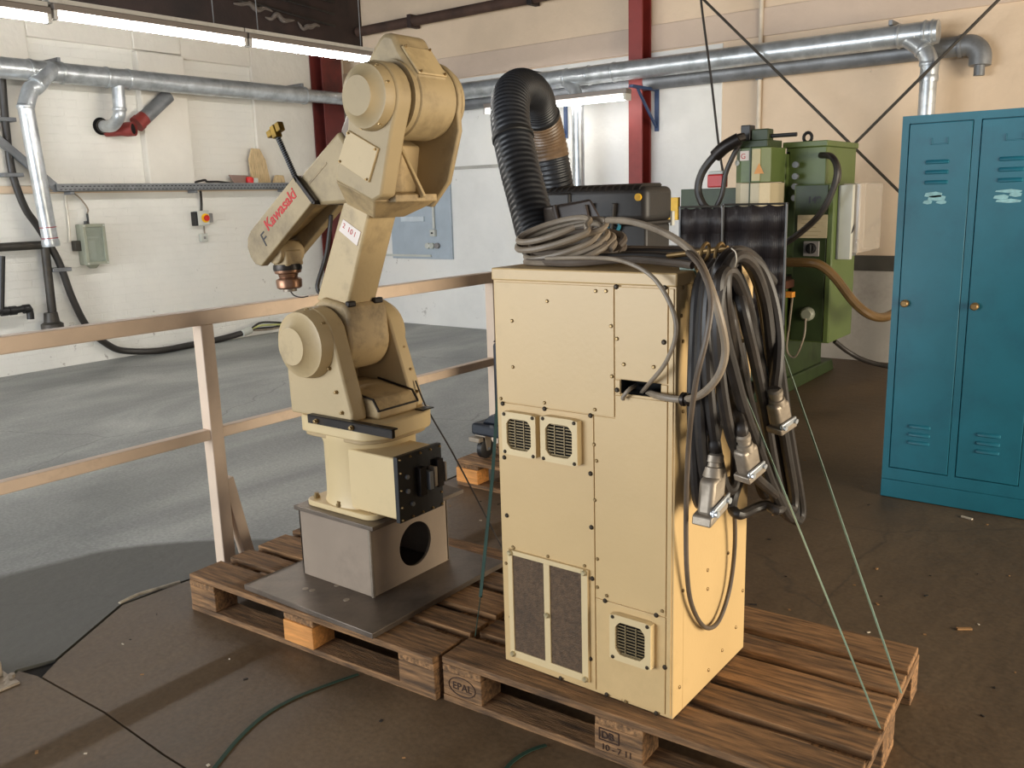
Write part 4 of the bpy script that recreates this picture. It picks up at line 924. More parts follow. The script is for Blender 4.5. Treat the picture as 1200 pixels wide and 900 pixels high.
for px, py in ((5,140),(14,205),(71,316)):
    c = P(px,py,'x',XL+.12); MB().box(XL+.002, c.x+.04, c.y-.09, c.y+.09, c.z-.018, c.z+.018).build('hose_clip', galvd, t, .004)

# ------------------------------------------------------------------ grey board with sockets on the back wall
t = thing('switch_board', 'grey painted board on the back wall with sockets and conduit', 'board', (-7.5, YB-.03, .8))
b0 = P(527,203,'y',YB-.03); b1 = P(531,304,'y',YB-.03)
MB().box(-8.0, b0.x, YB-.04, YB-.0125, b1.z, b0.z).build('board', greypanel, t, .003)
MB().box(P(420,300,'y',YB-.04).x, P(506,300,'y',YB-.04).x, YB-.06, YB-.04, P(505,300,'y',YB-.04).z-.01, P(505,300,'y',YB-.04).z+.015).build('lower_conduit', greybox, t)
x_ = P(508.5,260,'y',YB-.05).x; MB().cyl((x_,YB-.055,P(510,268,'y',YB-.05).z), (x_,YB-.055,2.0), .017, n=10).build('riser_conduit', greybox, t)
for i, px in enumerate((502, 507, 513)):
    c = P(px, 288, 'y', YB-.05); MB().cyl((c.x,YB-.04,c.z), (c.x,YB-.08,c.z), .035, n=14).build('socket', greybox if i < 2 else mat('mid_grey_plastic', (0,0,0,1)), t, .004)
c = P(508.5,273,'y',YB-.05); MB().box(c.x-.04, c.x+.04, YB-.085, YB-.04, c.z-.04, c.z+.04).build('switch', greybox, t, .005); MB().box(c.x-.015, c.x+.015, YB-.09, YB-.085, c.z-.01, c.z+.01).build('rocker', black, t)
a = P(470,255,'y',YB-.05); b = P(497,256,'y',YB-.05); MB().box(a.x, b.x, YB-.06, YB-.04, a.z-.05, a.z+.01).build('label_strip', mat('pale_strip', rgb(188,196,200), .5), t, .003)
z_ = P(540,197,'y',YB-.03).z
o = MB().box(-8.0, P(600,196,'y',YB-.03).x+.6, YB-.03, YB-.0125, z_-.015, z_+.02).build('cable_duct_strip', mat('grey_trunking', rgb(170,166,156), .6), None, .003); tag(o, 'narrow grey cable trunking along the back wall above the board', 'trunking')
# ceiling debris (torn insulation hanging under the beam)
for i, (y_, z_, l_) in enumerate(((6.2,3.62,.5), (6.6,3.55,.4), (7.05,3.5,.32), (5.7,3.66,.3))):
    pts = [Vector((XL+.45, y_+l_*k/5, z_+random.uniform(-.04,.04))) for k in range(6)]
    o = MB().tube(pts, lambda u: .008+.022*math.sin(math.pi*u), 7, 4).build('insulation_rag', insul)
    tag(o, 'torn grey insulation scrap hanging on the dark beam', 'insulation', 'insulation scraps under the beam')
for i in range(3):
    pts = [Vector((XL+.46, 4.6+k*.5, 3.78-.09*i-.05*math.sin(k*.9+i))) for k in range(7)]
    o = MB().tube(pts, .014, 6, 4).build('ceiling_cable', rubber); tag(o, 'black cable sagging along the dark beam', 'cable', 'cables along the beam')

# ------------------------------------------------------------------ locker
LX0, LY0, LZ = -1.112, 4.436, 1.818
LW = .897; LD = .5
lk = thing('steel_locker', 'blue steel locker with three louvred doors and brass knobs', 'locker', (LX0+LW/2, LY0+LD/2, 0))
lb = MB()
lb.box(LX0, LX0+LW, LY0+.02, LY0+LD, .003, LZ)
lb.build('carcass', lockerp, lk, .002)
dx0 = (-1.079, -.782, -.485); dw = .261; z0_, z1_ = .156, 1.781
ff = MB()
ff.box(LX0, dx0[0]-.003, LY0, LY0+.02, .095, LZ); ff.box(dx0[0]+dw+.003, dx0[1]-.003, LY0, LY0+.02, .095, LZ); ff.box(dx0[1]+dw+.003, dx0[2]-.003, LY0, LY0+.02, .095, LZ); ff.box(dx0[2]+dw+.003, LX0+LW, LY0, LY0+.02, .095, LZ)
for d0 in dx0: ff.box(d0-.003, d0+dw+.003, LY0, LY0+.02, z1_+.003, LZ); ff.box(d0-.003, d0+dw+.003, LY0, LY0+.02, .095, z0_-.003)
ff.build('face_frame', lockerp, lk, 0)
MB().box(LX0-.001, LX0+LW+.001, LY0-.0015, LY0+.02, .003, .093).build('plinth', lockerp, lk, .002)
LOUV = MB(); rs = []
for k in range(9):
    a = math.pi*k/8; rs.append([(-.048, -.010*math.sin(a), .007*math.cos(a)*1.0)])
lv = MB(); prof = [(0,-.009), (-.004,-.0095), (-.0095,-.006), (-.009,.002), (-.004,.008), (0,.009)]
# pressed louvre with closed rounded ends
rings = []
for x, s_ in ((-.05,.05), (-.047,.7), (-.04,1), (.04,1), (.047,.7), (.05,.05)): rings.append([(x, p[0]*s_, p[1]*(.5+.5*s_)) for p in prof])
lv.rings(rings); LOUV = mesh_of(lv, 'louvre', lockerp)
for i, d0 in enumerate(dx0):
    dr = MB().box(d0, d0+dw, LY0-.001, LY0+.016, z0_, z1_).build('door', lockerp, lk, .003)
    cx_ = d0+dw*.5-.005
    for z in (1.61, 1.565, 1.52, .375, .335, .295): inst('louvre', LOUV, dr, (cx_+.0, LY0-.001, z))
    # card holder
    ch_ = MB(); ch_.box(cx_-.03, cx_+.04, LY0-.005, LY0-.001, 1.685, 1.690); ch_.box(cx_-.03, cx_-.026, LY0-.005, LY0-.001, 1.685, 1.715); ch_.box(cx_+.036, cx_+.04, LY0-.005, LY0-.001, 1.685, 1.715)
    ch_.build('card_holder', lockerp, dr, .001)
    for (a, b, c, d) in ((-.045,.03,1.455,1.475), (-.03,.045,1.44,1.46), (-.05,-.01,1.425,1.44), (.005,.05,1.425,1.437)) if i == 0 else () if i == 2 else ((-.055,.05,1.468,1.478), (-.06,.0,1.44,1.456), (.0,.05,1.45,1.466), (-.05,.05,1.425,1.437)):
        pts = [(cx_+a, c+.003), (cx_+(a+b)/2, c-.003), (cx_+b-.004, c), (cx_+b, d-.004), (cx_+(a+b)/2+.01, d+.003), (cx_+a+.005, d-.002)]
        MB().prism(pts, 'y', LY0-.0018, LY0-.0008).build('paper_remnant', lockerlt, dr)
    kx = d0+.028
    kn_ = MB().lathe((kx, LY0-.001, .966), (kx, LY0-1, .966), [(0,.017), (.004,.017), (.006,.009), (.016,.009), (.018,.016), (.026,.017), (.031,.012)], 18).build('knob', brass, dr)

# ------------------------------------------------------------------ fume extractor with hose
fx = thing('fume_extractor', 'black mobile fume extractor behind the cream cabinet', 'extractor', (-2.35, 3.78, .144))
ZP = .146
CAST = []
for cx_, cy_ in ((-2.905,3.53), (-2.905,4.08), (-1.9,3.53), (-1.9,4.08)):
    cs = thing('x', 'x', 'x'); bpy.data.objects.remove(cs)
    w_ = MB().lathe((cx_-.018,cy_,ZP+.055), (cx_+1,cy_,ZP+.055), [(0,.045), (.004,.055), (.032,.055), (.036,.045)], 20).build('caster_wheel', black, fx)
    f_ = MB(); f_.prism([(cy_-.03,ZP+.13), (cy_+.03,ZP+.13), (cy_+.015,ZP+.045), (cy_-.015,ZP+.045)], 'x', cx_-.026, cx_-.02); f_.prism([(cy_-.03,ZP+.13), (cy_+.03,ZP+.13), (cy_+.015,ZP+.045), (cy_-.015,ZP+.045)], 'x', cx_+.02, cx_+.026); f_.box(cx_-.035, cx_+.035, cy_-.04, cy_+.04, ZP+.125, ZP+.135)
    f_.build('caster_fork', alu, fx, .002); MB().cyl((cx_-.032,cy_,ZP+.055), (cx_+.032,cy_,ZP+.055), .008, n=8).build('axle', galvd, fx)
    MB().box(cx_-.05, cx_+.02, cy_-.075, cy_-.035, ZP+.10, ZP+.125).build('brake_tab', alu, fx, .003)
MB().box(-2.95, -1.85, 3.47, 4.14, ZP+.135, ZP+.20).build('chassis', extrb, fx, .015)
MB().prism([(-2.9,ZP+.2), (-1.98,ZP+.2), (-1.98,ZP+.235), (-2.84,ZP+.25)], 'y', 3.50, 4.1).build('chassis_cover', extrb, fx, .01)
MB().box(-2.83, -2.0, 3.52, 4.08, ZP+.25, .78).build('filter_body', extrb, fx, .02)
MB().prism([(-2.83,.78), (-2.0,.78), (-1.95,.95), (-1.95,1.25), (-2.5,1.25), (-2.52,.95)], 'y', 3.50, 4.08).build('upper_body', extr, fx, .02)
zl_ = P(788,262,'y',3.47).z; xr_ = P(758,240,'y',3.47).x; yk_ = P(789,240,'x',P(758,240,'y',3.47).x).y; ztop = P(700,217,'y',3.5).z
MB().box(-2.5, xr_-.01, 3.485, yk_-.01, 1.20, zl_).build('fan_housing', extr, fx, .012)
lo_ = MB().box(-2.5, xr_, 3.47, yk_, zl_+.006, ztop-.012).build('lid', extr, fx, .03, seg=4)
MB().box(-2.49, xr_+.004, 3.462, yk_+.006, zl_-.004, zl_+.010).build('lid_rim', extr, lo_, .004)
for k in range(15): MB().tube([(-2.42+k*.034, 3.478, ztop-.03), (-2.42+k*.034, 3.50, ztop-.014), (-2.42+k*.034, 3.56, ztop-.008), (-2.42+k*.034, yk_-.05, ztop-.008)], .011, 6, 2).build('lid_rib', extr, lo_)
MB().box(P(640,240,'y',3.46).x, P(668,240,'y',3.46).x, 3.455, 3.5, 1.30, ztop-.03).build('hinge_block', extr, fx, .01)
for px in (716, 690):
    a = P(px+4,238,'y',3.46); b = P(px-2,300,'y',3.46); MB().bar(a, b, .012, .028, (0,1,0)).build('clasp_strap', extr, fx, .003)
c = P(748,231,'y',3.468); MB().cyl((c.x,3.475,c.z), (c.x,3.462,c.z), .016, n=20).build('yellow_sticker', yellow, lo_)
c = P(719,264,'y',3.468); MB().tube([c+Vector((.03*math.cos(a),-.0,.03*math.sin(a))) for a in [2*math.pi*k/16 for k in range(17)]], .008, 6, 1).build('teal_ring', tealr, fx)
a = P(790,255,'x',xr_+.006); MB().box(xr_, xr_+.012, a.y-.03, a.y-.005, a.z-.035, a.z+.03).build('white_tag', greybox, fx, .002)
# hose: from the housing up, over and down to the suction hood
hpts = [P(655,238,'y',3.62), P(650,205,'y',3.58), P(642,165,'y',3.54), P(634,135,'y',3.46), P(626,112,'y',3.36), P(612,103,'y',3.22), P(600,112,'y',3.10), P(598,140,'y',3.02), P(606,185,'y',2.96), P(619,235,'y',2.90), P(632,282,'y',2.84), P(645,292,'y',2.80)]
hs = spline(hpts, 14)
def corrug(u, base=.081, amp=.0016): return base+amp*math.cos(u*2*math.pi*88)
ho = thing('suction_hose', 'fat black corrugated suction hose bent over the fume extractor', 'hose', tuple(hpts[0]))
MB().tube(spline(hpts, 64), lambda u: corrug(u), 22, 1).build('hose_wall', hosem, ho)
tp_ = [hs[int(len(hs)*k)] for k in (.10, .14, .18)]
i0, i1 = int(len(hs)*.14), int(len(hs)*.26)
MB().tube(hs[i0:i1+1], lambda u: .0845+.002*math.cos(u*60), 22, 1).build('tape_wrap', hosebrown, ho)
for k in (.05, .27, .68):
    j = int(len(hs)*k); d = (hs[j+1]-hs[j]).normalized(); MB().lathe(hs[j]-d*.012, hs[j]+d*.012, [(0,.083), (.004,.087), (.02,.087), (.024,.083)], 24).build('hose_clamp', black, ho)
wr = [hs[int(len(hs)*k)] for k in (.58, .66, .74, .82, .9, .97)]
MB().tube([p+Vector((-.075,-.03,0)) for p in wr], .005, 6, 4).build('side_wire', rubber, ho)
# suction hood in front of the extractor, on the end of the hose
hd = thing('suction_hood', 'dark brown trapezoid suction hood behind the coiled cable', 'hood', tuple(P(670,290,'y',2.72)))
A = [P(634,243,'y',2.9), P(690,235,'y',2.9), P(712,292,'y',2.9), P(636,296,'y',2.9)]
B = [P(645,243,'y',2.66), P(692,233,'y',2.66), P(708,262,'y',2.66), P(668,300,'y',2.66)]
MB().rings([A, B]).build('hood_shell', mat('brown_black_plastic', rgb(52,42,36), .5, 0, .1, 5), hd, .008)
for px in (650, 686): 
    a = P(px,240,'y',2.65); b = P(px+10,285,'y',2.65); MB().bar(a, b, .01, .012, (0,1,0)).build('hood_rib', MATS['brown_black_plastic'], hd, .003)

# ------------------------------------------------------------------ green welding machine
gm = thing('welding_machine', 'green spot welding machine with tall column and switch cabinet', 'machine', (-2.35, 6.7, 0))
MB().prism([(6.05,0), (7.55,0), (7.5,.10), (6.15,.12)], 'x', -3.05, -2.95).build('skid', greend, gm, .01)
MB().prism([(6.05,0), (7.55,0), (7.5,.10), (6.15,.12)], 'x', -2.45, -2.33).build('skid', greend, gm, .01)
MB().box(-3.0, -2.36, 6.35, 7.3, .08, .42).build('base', greend, gm, .015)
MB().box(-2.90, -2.12, 6.5, 7.25, .42, 1.05).build('lower_frame', greend, gm, .015)
MB().prism([(-2.385,6.42), (-2.40,6.45), (-2.40,7.1), (-2.10,7.1), (-2.10,6.42)], 'z', .9, 1.80).build('column', green, gm, .006)
MB().box(-2.41, -2.09, 6.40, 7.12, 1.80, 1.84).build('column_top', green, gm, .005)
MB().tube([(-2.30+.0,6.6,1.84)]+[(-2.30+.03*math.cos(a), 6.6, 1.875+.035*math.sin(a)) for a in [-math.pi/2+2*math.pi*k/14 for k in range(15)]], .012, 8, 1).build('lifting_eye', black, gm)
# switch cabinet
sc = MB().box(-2.275, -1.992, 6.30, 6.82, .43, 1.54).build('switch_cabinet', green, gm, .004)
MB().box(-2.262, -2.035, 6.288, 6.30, .44, 1.535).build('cabinet_door', greend, gm, .003)
MB().box(-2.03, -1.995, 6.285, 6.30, .44, 1.53).build('door_edge', green, gm, .003)
text('faded_number', '149', .064, P(946,238,'y',6.287), (1,0,0), (0,0,1), black_ink, gm, bold=.002)
c0 = P(935,252,'y',6.287); c1_ = P(969,279,'y',6.287)
pl = MB().box(c0.x, c1_.x, 6.283, 6.288, c1_.z, c0.z).build('data_plate', paleg, gm, .001)
for k in range(5): 
    z_ = c0.z-.03-k*.028; MB().box(c0.x+.03, c1_.x-.04-.02*(k % 3), 6.2822, 6.283, z_-.002, z_+.002).build('print_line', mat('faded_print', rgb(160,146,116), .6), pl)
c = P(951,291,'y',6.285); MB().box(c.x-.055, c.x+.055, 6.275, 6.288, c.z-.055, c.z+.05).build('switch_plate', mat('mid_grey_plastic', (0,0,0,1)), gm, .003)
MB().lathe((c.x,6.275,c.z), (c.x,6,c.z), [(0,.038), (.01,.036), (.012,.03), (.03,.028)], 18).build('rotary_switch', black, gm); MB().box(c.x-.01, c.x+.01, 6.238, 6.26, c.z-.034, c.z+.03).build('switch_grip', black, gm, .003)
# clear-covered box on the cabinet's right side
X = -1.99
a = P(983,217,'x',X+.02); b = P(1010,215,'x',X+.1)
MB().box(X+.0, X+.015, 6.36, 6.80, 1.02, 1.53).build('relay_plate', galvd, gm, .003)
MB().box(X+.015, X+.10, 6.36, 6.41, 1.02, 1.53).build('relay_box_front', greybox, gm, .003)
MB().box(X+.015, X+.14, 6.41, 6.95, 1.06, 1.54).build('clear_cover', clearm, gm, .008)
MB().prism([(6.36,1.20), (6.42,1.23), (6.42,1.27)], 'x', X+.10, X+.106).build('arrow_mark', black_ink, gm)
# head with pale covers
def octa(x0, x1, y0, y1, c): return [(x0+c,y0), (x1-c,y0), (x1,y0+c), (x1,y1), (x0,y1), (x0,y0+c)]
yh = 6.0
hx0, hx1 = P(859,200,'y',yh).x, P(900,200,'y',yh).x
za, zb, zc_ = P(880,173,'y',yh).z, P(880,214,'y',yh).z, P(880,243,'y',yh).z
MB().prism(octa(hx0, hx1, yh, yh+.32, .055), 'z', zb, za).build('head_cover', green, gm, .004)
MB().prism(octa(hx0+.0, hx1-.0, yh-.004, yh+.32, .057), 'z', zc_, zb-.004).build('lower_head_cover', paleg, gm, .004)
hm = (hx0+hx1)/2
MB().box(hm+.012, hx1-.055, yh-.006, yh, zb+.01, za-.01).build('pale_strip', mat('cream_cover', rgb(196,180,130), .5), gm, .001)
MB().box(hm-.004, hm+.004, yh-.008, yh, zc_, za).build('split_line', greend, gm)
MB().prism([(hm+.03, P(890,200,'y',yh).z-.02), (hm+.10, P(890,200,'y',yh).z-.02), (hm+.065, P(890,200,'y',yh).z+.05)], 'y', yh-.009, yh-.006).build('warning_triangle', orangem, gm)
MB().box(hx0+.05, hm-.01, yh-.004, yh, za-.085, za-.02).build('maker_plate', white_label, gm, .001)
text('plate_mark', 'G', .05, (hx0+.056, yh-.0045, za-.072), (1,0,0), (0,0,1), red_ink, gm, .0005)
MB().cyl((hx0+.03,yh+.02,(za+zb)/2+.02), (hx0+.024,yh+.008,(za+zb)/2+.02), .02, n=14).build('white_badge', greybox, gm)
MB().box(hx0+.02, hx1-.02, yh+.03, yh+.3, za, za+.05).build('head_top', greend, gm, .006)
v1 = P(876,160,'y',yh+.1); MB().box(v1.x-.035, v1.x+.035, yh+.06, yh+.15, za+.05, v1.z+.075).build('valve_block', black, gm, .006)
v2 = P(893,160,'y',yh+.1); MB().box(v2.x-.06, v2.x+.06, yh+.06, yh+.16, za+.045, v2.z+.05).build('valve_body', greend, gm, .008)
MB().cyl((v2.x,yh+.11,v2.z), (v2.x+.24,yh+.11,v2.z), .014, n=10).build('air_pipe', black, gm)
MB().box(hx1-.01, -2.39, 6.35, 6.5, 1.35, 1.76).build('arm_web', green, gm, .006); MB().box(hx1+.0, -2.39, 6.42, 6.9, 1.66, 1.78).build('upper_arm', black, gm, .006)
for z_ in (1.45, 1.53, 1.60, 1.68): MB().cyl((hx1+.07,6.35,z_), (hx1+.07,6.32,z_), .022, n=12).build('fitting', galvd, gm)
# green transformer panel left of head
a = P(798,222,'y',6.45); MB().box(a.x, -2.75, 6.45, 6.5, 1.0, a.z).build('back_panel', greend, gm, .004)
MB().box(a.x-.13, a.x-.03, 6.46, 6.5, 1.30, a.z-.06).build('yellow_edge', yellow, gm, .003)
c = P(843,212,'y',6.6); MB().box(c.x-.08, c.x+.05, 6.55, 6.65, c.z-.05, c.z+.05).build('red_socket', redpl, gm, .01); MB().box(c.x-.07, c.x+.05, 6.55, 6.65, c.z+.05, c.z+.075).build('socket_lid', greybox, gm, .006)
# electrode arm, table and small wiring
MB().box(-2.62, -2.25, 6.1, 6.5, .82, .88).build('lower_arm', mat('rusty_steel', rgb(96,60,44), .6, .3, .15), gm, .01)
a = P(922,345,'y',6.15); MB().box(a.x-.05, a.x+.05, 6.12, 6.18, a.z-.02, a.z+.02).build('orange_tag', orangem, gm, .003)
MB().box(-2.60, -2.30, 6.15, 6.5, .42, .82).build('pedestal_arm', green, gm, .01)
c = P(946,368,'y',6.27); MB().lathe((c.x,6.29,c.z), (c.x,6,c.z), [(0,.05), (.03,.05), (.05,.035)], 16).build('pendant_socket', oliveb, gm)
MB().tube([c+Vector((0,-.03,-.03)), P(942,395,'y',6.2), P(932,418,'y',6.2), P(922,410,'y',6.2), P(925,380,'y',6.2), P(929,345,'y',6.2)], .008, 6, 5).build('pendant_cable', cablegrey, gm)
# cables on the machine
def loosecable(label, pts, r, m, name='machine_cable', cat='cable'):
    o = MB().tube(pts, r, 10, 6).build(name, m); tag(o, label, cat); return o
loosecable('thick black cable looping from the machine column down across the switch cabinet', [P(962,182,'y',6.4), P(975,184,'y',6.25), P(981,200,'y',6.2), P(975,225,'y',6.2), P(960,252,'y',6.2), P(935,275,'y',6.2), P(915,288,'y',6.2)], .022, rubber)
loosecable('thinner black cable looping behind the thick one beside the machine column', [P(963,183,'y',6.45), P(979,187,'y',6.4), P(984,203,'y',6.4), P(981,216,'y',6.4)], .014, rubber)
loosecable('bundled black cable arching from the machine head down to the curtain', [P(872,160,'y',6.0), P(860,164,'y',5.95), P(842,178,'y',5.92), P(824,200,'y',5.92), P(818,222,'y',5.92), P(824,240,'y',5.92), P(832,246,'y',5.95)], .028, rubber)
loosecable('black sleeve cable beside the arching cable at the machine head', [P(868,166,'y',5.98), P(858,185,'y',5.97), P(850,205,'y',5.97), P(846,228,'y',5.97), P(838,245,'y',5.97)], .018, rubber)
MB().tube([P(866,163,'y',5.93), P(850,172,'y',5.91), P(838,183,'y',5.91)], .045, 12, 4).build('cable_sleeve', blackm, gm)
o = loosecable('brown suction hose sagging from the green machine behind the blue locker', [P(912,307,'y',6.1), P(950,308,'y',6.1), P(965,313,'y',6.12), P(980,327,'y',6.15), P(1000,353,'y',6.2), P(1018,368,'y',6.25), P(1035,372,'y',6.35), P(1052,364,'y',6.5), P(1070,350,'y',6.7)], .032, brownhose, 'suction_pipe', 'hose')
loosecable('black cable lying along the foot of the back wall beside the machine', [P(978,400,'y',7.2), P(995,413,'y',7.3), P(1015,423,'y',7.35), P(1045,430,'y',7.4), P(1090,436,'y',7.4)], .02, rubber)
# dark welding curtain
def curtain_sheet(label, pxs, ytop, ybot, yw, seed):
    t = thing('welding_curtain', label, 'curtain', tuple(P((pxs[0]+pxs[1])/2, ybot, 'y', yw)))
    a = P(pxs[0], ytop, 'y', yw); b = P(pxs[1], ytop, 'y', yw); z1 = (a.z+b.z)/2; z0 = P(pxs[0], ybot, 'y', yw).z; n = 40
    mb = MB(); g = []
    rr = random.Random(seed); ph = rr.random()*6
    for j in range(7):
        z = z1+(z0-z1)*j/6
        g.append([Vector((a.x+(b.x-a.x)*k/n, yw+(.03*math.sin(k*.42+ph)+.018*math.sin(k*.19+2*ph))*(.15+(j/6)**.7), z-.012*abs(math.sin(k*.3+ph))*(j == 0))) for k in range(n+1)])
    for j in range(6):
        for k in range(n): mb.quad(g[j][k], g[j][k+1], g[j+1][k+1], g[j+1][k])
    mb.build('cloth', curtain, t, solid=.003)
    MB().cyl((a.x-.01,yw,z1+.004), (b.x+.01,yw,z1+.004), .007, n=8).build('curtain_rod', pipedark, t)
    for xx in (a.x, b.x): MB().cyl((xx,yw,.0), (xx,yw,z1+.01), .008, n=8).build('curtain_post', galvd, t)
curtain_sheet('dark welding curtain left of the machine head', (797,846), 243, 420, 5.75, 3)
curtain_sheet('dark welding curtain hanging under the machine head', (848,922), 240, 420, 5.8, 5)

# ------------------------------------------------------------------ cables on the cabinet
def XP(px, py, x): return P(px, py, 'x', x)
TOPZ = CZ1
def coil(label, c, ax, bx_, loops, r, m, tails, jit=.02, seed=1):
    rr = random.Random(seed); c = Vector(c); A_ = Vector(ax); B_ = Vector(bx_); nrm = A_.cross(B_).normalized(); pts = []
    for l in range(loops):
        s_ = 1+rr.uniform(-.13,.10); o_ = Vector((rr.uniform(-jit,jit), rr.uniform(-jit,jit), rr.uniform(0,jit*.5))); w_ = (l-loops/2)*r*1.7
        for k in range(14):
            a = 2*math.pi*k/14
            pts.append(c+o_+A_*math.cos(a)*s_+B_*math.sin(a)*s_+nrm*(w_+r*1.7*k/14))
    pts = pts+[Vector(t) for t in tails]
    for p in pts: p.z = max(p.z, TOPZ+r+.001)
    return pts
cc = P(660, 284, 'y', 2.05)
pts = coil('', cc, (.112,.01,.018), (.015,.07,.034), 6, .0085, cablegrey, [], .018, 2)
o = MB().tube(pts, .0085, 8, 3).build('coiled_cable', cablegrey); tag(o, 'light grey cable coiled and leaning on top of the cream cabinet', 'cable')
pts = coil('', cc+Vector((.03,.04,-.02)), (.11,.04,.0), (.02,.065,.03), 3, .011, cablemid, [], .02, 9)
o = MB().tube(pts, .011, 8, 3).build('coiled_cable', cablemid); tag(o, 'darker brown-grey cable coiled under the light grey coil', 'cable')
# cables lying along the top of the cabinet
for i, (y_, m_, r_) in enumerate(((1.98,cablemid,.010), (2.05,rubber,.012), (2.12,cablemid,.011), (2.2,rubber,.012), (2.28,cablemid,.012))):
    pts = [Vector((-1.46+.03*i, y_+.01, TOPZ+r_+.002)), Vector((-1.3, y_-.02+.03*math.sin(i), TOPZ+r_+.002+.004*i)), Vector((-1.15, y_+.02, TOPZ+r_+.012)), Vector((-1.0, y_-.01, TOPZ+r_+.008)), Vector((-.95, y_-.02, TOPZ+r_+.004))]
    o = MB().tube(pts, r_, 8, 5).build('flat_cable', m_); tag(o, ('brown-grey','dark','brown-grey','dark','brown-grey')[i]+' cable across the cabinet top, '+('first','second','third','fourth','last')[i]+' from its front edge', 'cable', 'cables across the cabinet top')
# thin cable from the top into the cut-out
Yf = CY0-.02
loosecable('thin grey cable looping down the front of the cabinet into its cut-out', [P(640,303,'y',1.97), P(690,302,'y',1.93), P(730,306,'y',Yf-.01), P(765,325,'y',Yf-.02), P(787,360,'y',Yf-.03), P(792,392,'y',Yf-.03), P(780,425,'y',Yf-.02), P(762,448,'y',Yf), P(752,460,'y',CY0+.03)], .0055, cablegrey, 'signal_cable')
loosecable('short grey cable stub hanging out of the cabinet cut-out', [P(745,452,'y',CY0+.04), P(738,456,'y',CY0-.008), P(731,464,'y',CY0-.014), P(730,468,'y',CY0-.012)], .0055, cablegrey, 'signal_cable')
t = thing('gland_cable', 'stiff grey cable with a screwed gland leaving the cabinet cut-out sideways', 'cable', tuple(P(800,468,'y',Yf)))
MB().tube([P(760,460,'y',CY0+.03), P(775,465,'y',Yf), P(800,468,'y',Yf-.01), P(822,462,'x',-.86), P(842,440,'x',-.81), P(850,410,'x',-.79), P(843,370,'x',-.79), P(830,330,'x',-.82), P(815,300,'x',-.90), P(790,279,'x',-.98), P(762,266,'x',-1.08), P(735,259,'x',-1.16), P(712,258,'x',-1.24)], .0088, 10, 6).build('cable', cablegrey, t)
a = P(803,468,'y',Yf-.012); MB().lathe(a-Vector((.012,0,0)), a+Vector((1,0,0)), [(0,.012), (.004,.017), (.012,.017), (.013,.013), (.022,.016), (.03,.012)], 14).build('gland', blackm, t)
loosecable('long thin cable hanging in a narrow loop down the right side of the cabinet', [P(806,296,'x',-.92), P(822,315,'x',-.83), P(833,350,'x',-.79), P(828,395,'x',-.79), P(815,450,'x',-.82), P(807,520,'x',-.88), P(804,600,'x',-.92), P(805,670,'x',-.94), P(811,710,'x',-.945), P(826,735,'x',-.945), P(842,728,'x',-.945), P(855,690,'x',-.945), P(861,640,'x',-.94), P(860,590,'x',-.93), P(855,560,'x',-.92)], .0062, cablemid, 'signal_cable')
# rod with two rings that carries the bundle
t = thing('hook_rod', 'brass-coloured rod with two rings at the cabinet top edge', 'hook', tuple(XP(835,297,-.93)))
a = XP(853,291,-.885); b = Vector((a.x-.17, a.y+.02, TOPZ+.03))
MB().cyl(b, a, .007, n=10).build('rod', brass, t)
for px in (826, 843):
    c = XP(px,296,-.925 if px < 830 else -.90); MB().tube([c+Vector((.004*math.sin(a_), .022*math.cos(a_), .022*math.sin(a_))) for a_ in [2*math.pi*k/18 for k in range(19)]], .0045, 7, 1).build('ring', brass, t)
# hanging power cables: each one cable in long loops, with its plug
def power(label, strands, r, m=rubber, plug=None):
    t = thing('power_cable', label, 'cable', tuple(XP(strands[0][0][0], strands[0][0][1], strands[0][0][2])))
    pts = []
    for s_ in strands: pts += [XP(*q) for q in s_]
    MB().tube(pts, r, 10, 6).build('cable', m, t)
    if plug: plug(t, pts)
    return t
def plug_build(t, top, d, up, scale=1.):
    """aluminium connector: gland sleeve, hood and cam lever"""
    top = Vector(top); d = Vector(d).normalized(); s_ = Vector(up).normalized(); n_ = d.cross(s_).normalized(); k = scale
    MB().lathe(top, top+d, [(0,.015*k), (.006*k,.022*k), (.022*k,.022*k), (.024*k,.018*k), (.034*k,.019*k), (.036*k,.024*k), (.06*k,.026*k)], 16).build('gland', alu, t)
    c = top+d*.095*k
    MB().obox(c, d*.045*k, s_*.036*k, n_*.022*k).build('plug_hood', alu, t, .012*k, seg=3)
    MB().obox(c+d*.052*k, d*.012*k, s_*.044*k, n_*.027*k).build('plug_flange', alu, t, .004*k)
    MB().obox(c+d*.03*k+n_*.028*k, d*.01*k, s_*.04*k, n_*.004*k).build('cam_lever', galv, t, .003*k)
    for q in (-1, 1): MB().cyl(c+d*.035*k+s_*.03*k*q+n_*.02*k, c+d*.035*k+s_*.03*k*q+n_*.038*k, .008*k, n=10).build('lever_pin', galv, t)
A0, A1, A2, A3, A4 = -.925, -.90, -.875, -.85, -.82
power('thick dark power cable in the outermost long loops beside the cabinet', [
 [(850,380,A1), (840,345,A2), (842,315,A3), (858,296,A3), (880,300,A3), (897,325,A3), (908,375,A3), (914,430,A3), (922,490,A3), (932,550,A3), (939,595,A3), (935,610,A3), (926,600,A3), (915,550,A3), (903,490,A3), (890,420,A3), (878,370,A3), (862,325,A4), (850,318,A4), (842,335,A4), (846,380,A4), (858,430,A4), (872,480,A4), (890,530,A4), (905,570,A4), (922,603,A4), (931,604,A4), (930,585,A3), (922,540,A2)]], .0148)
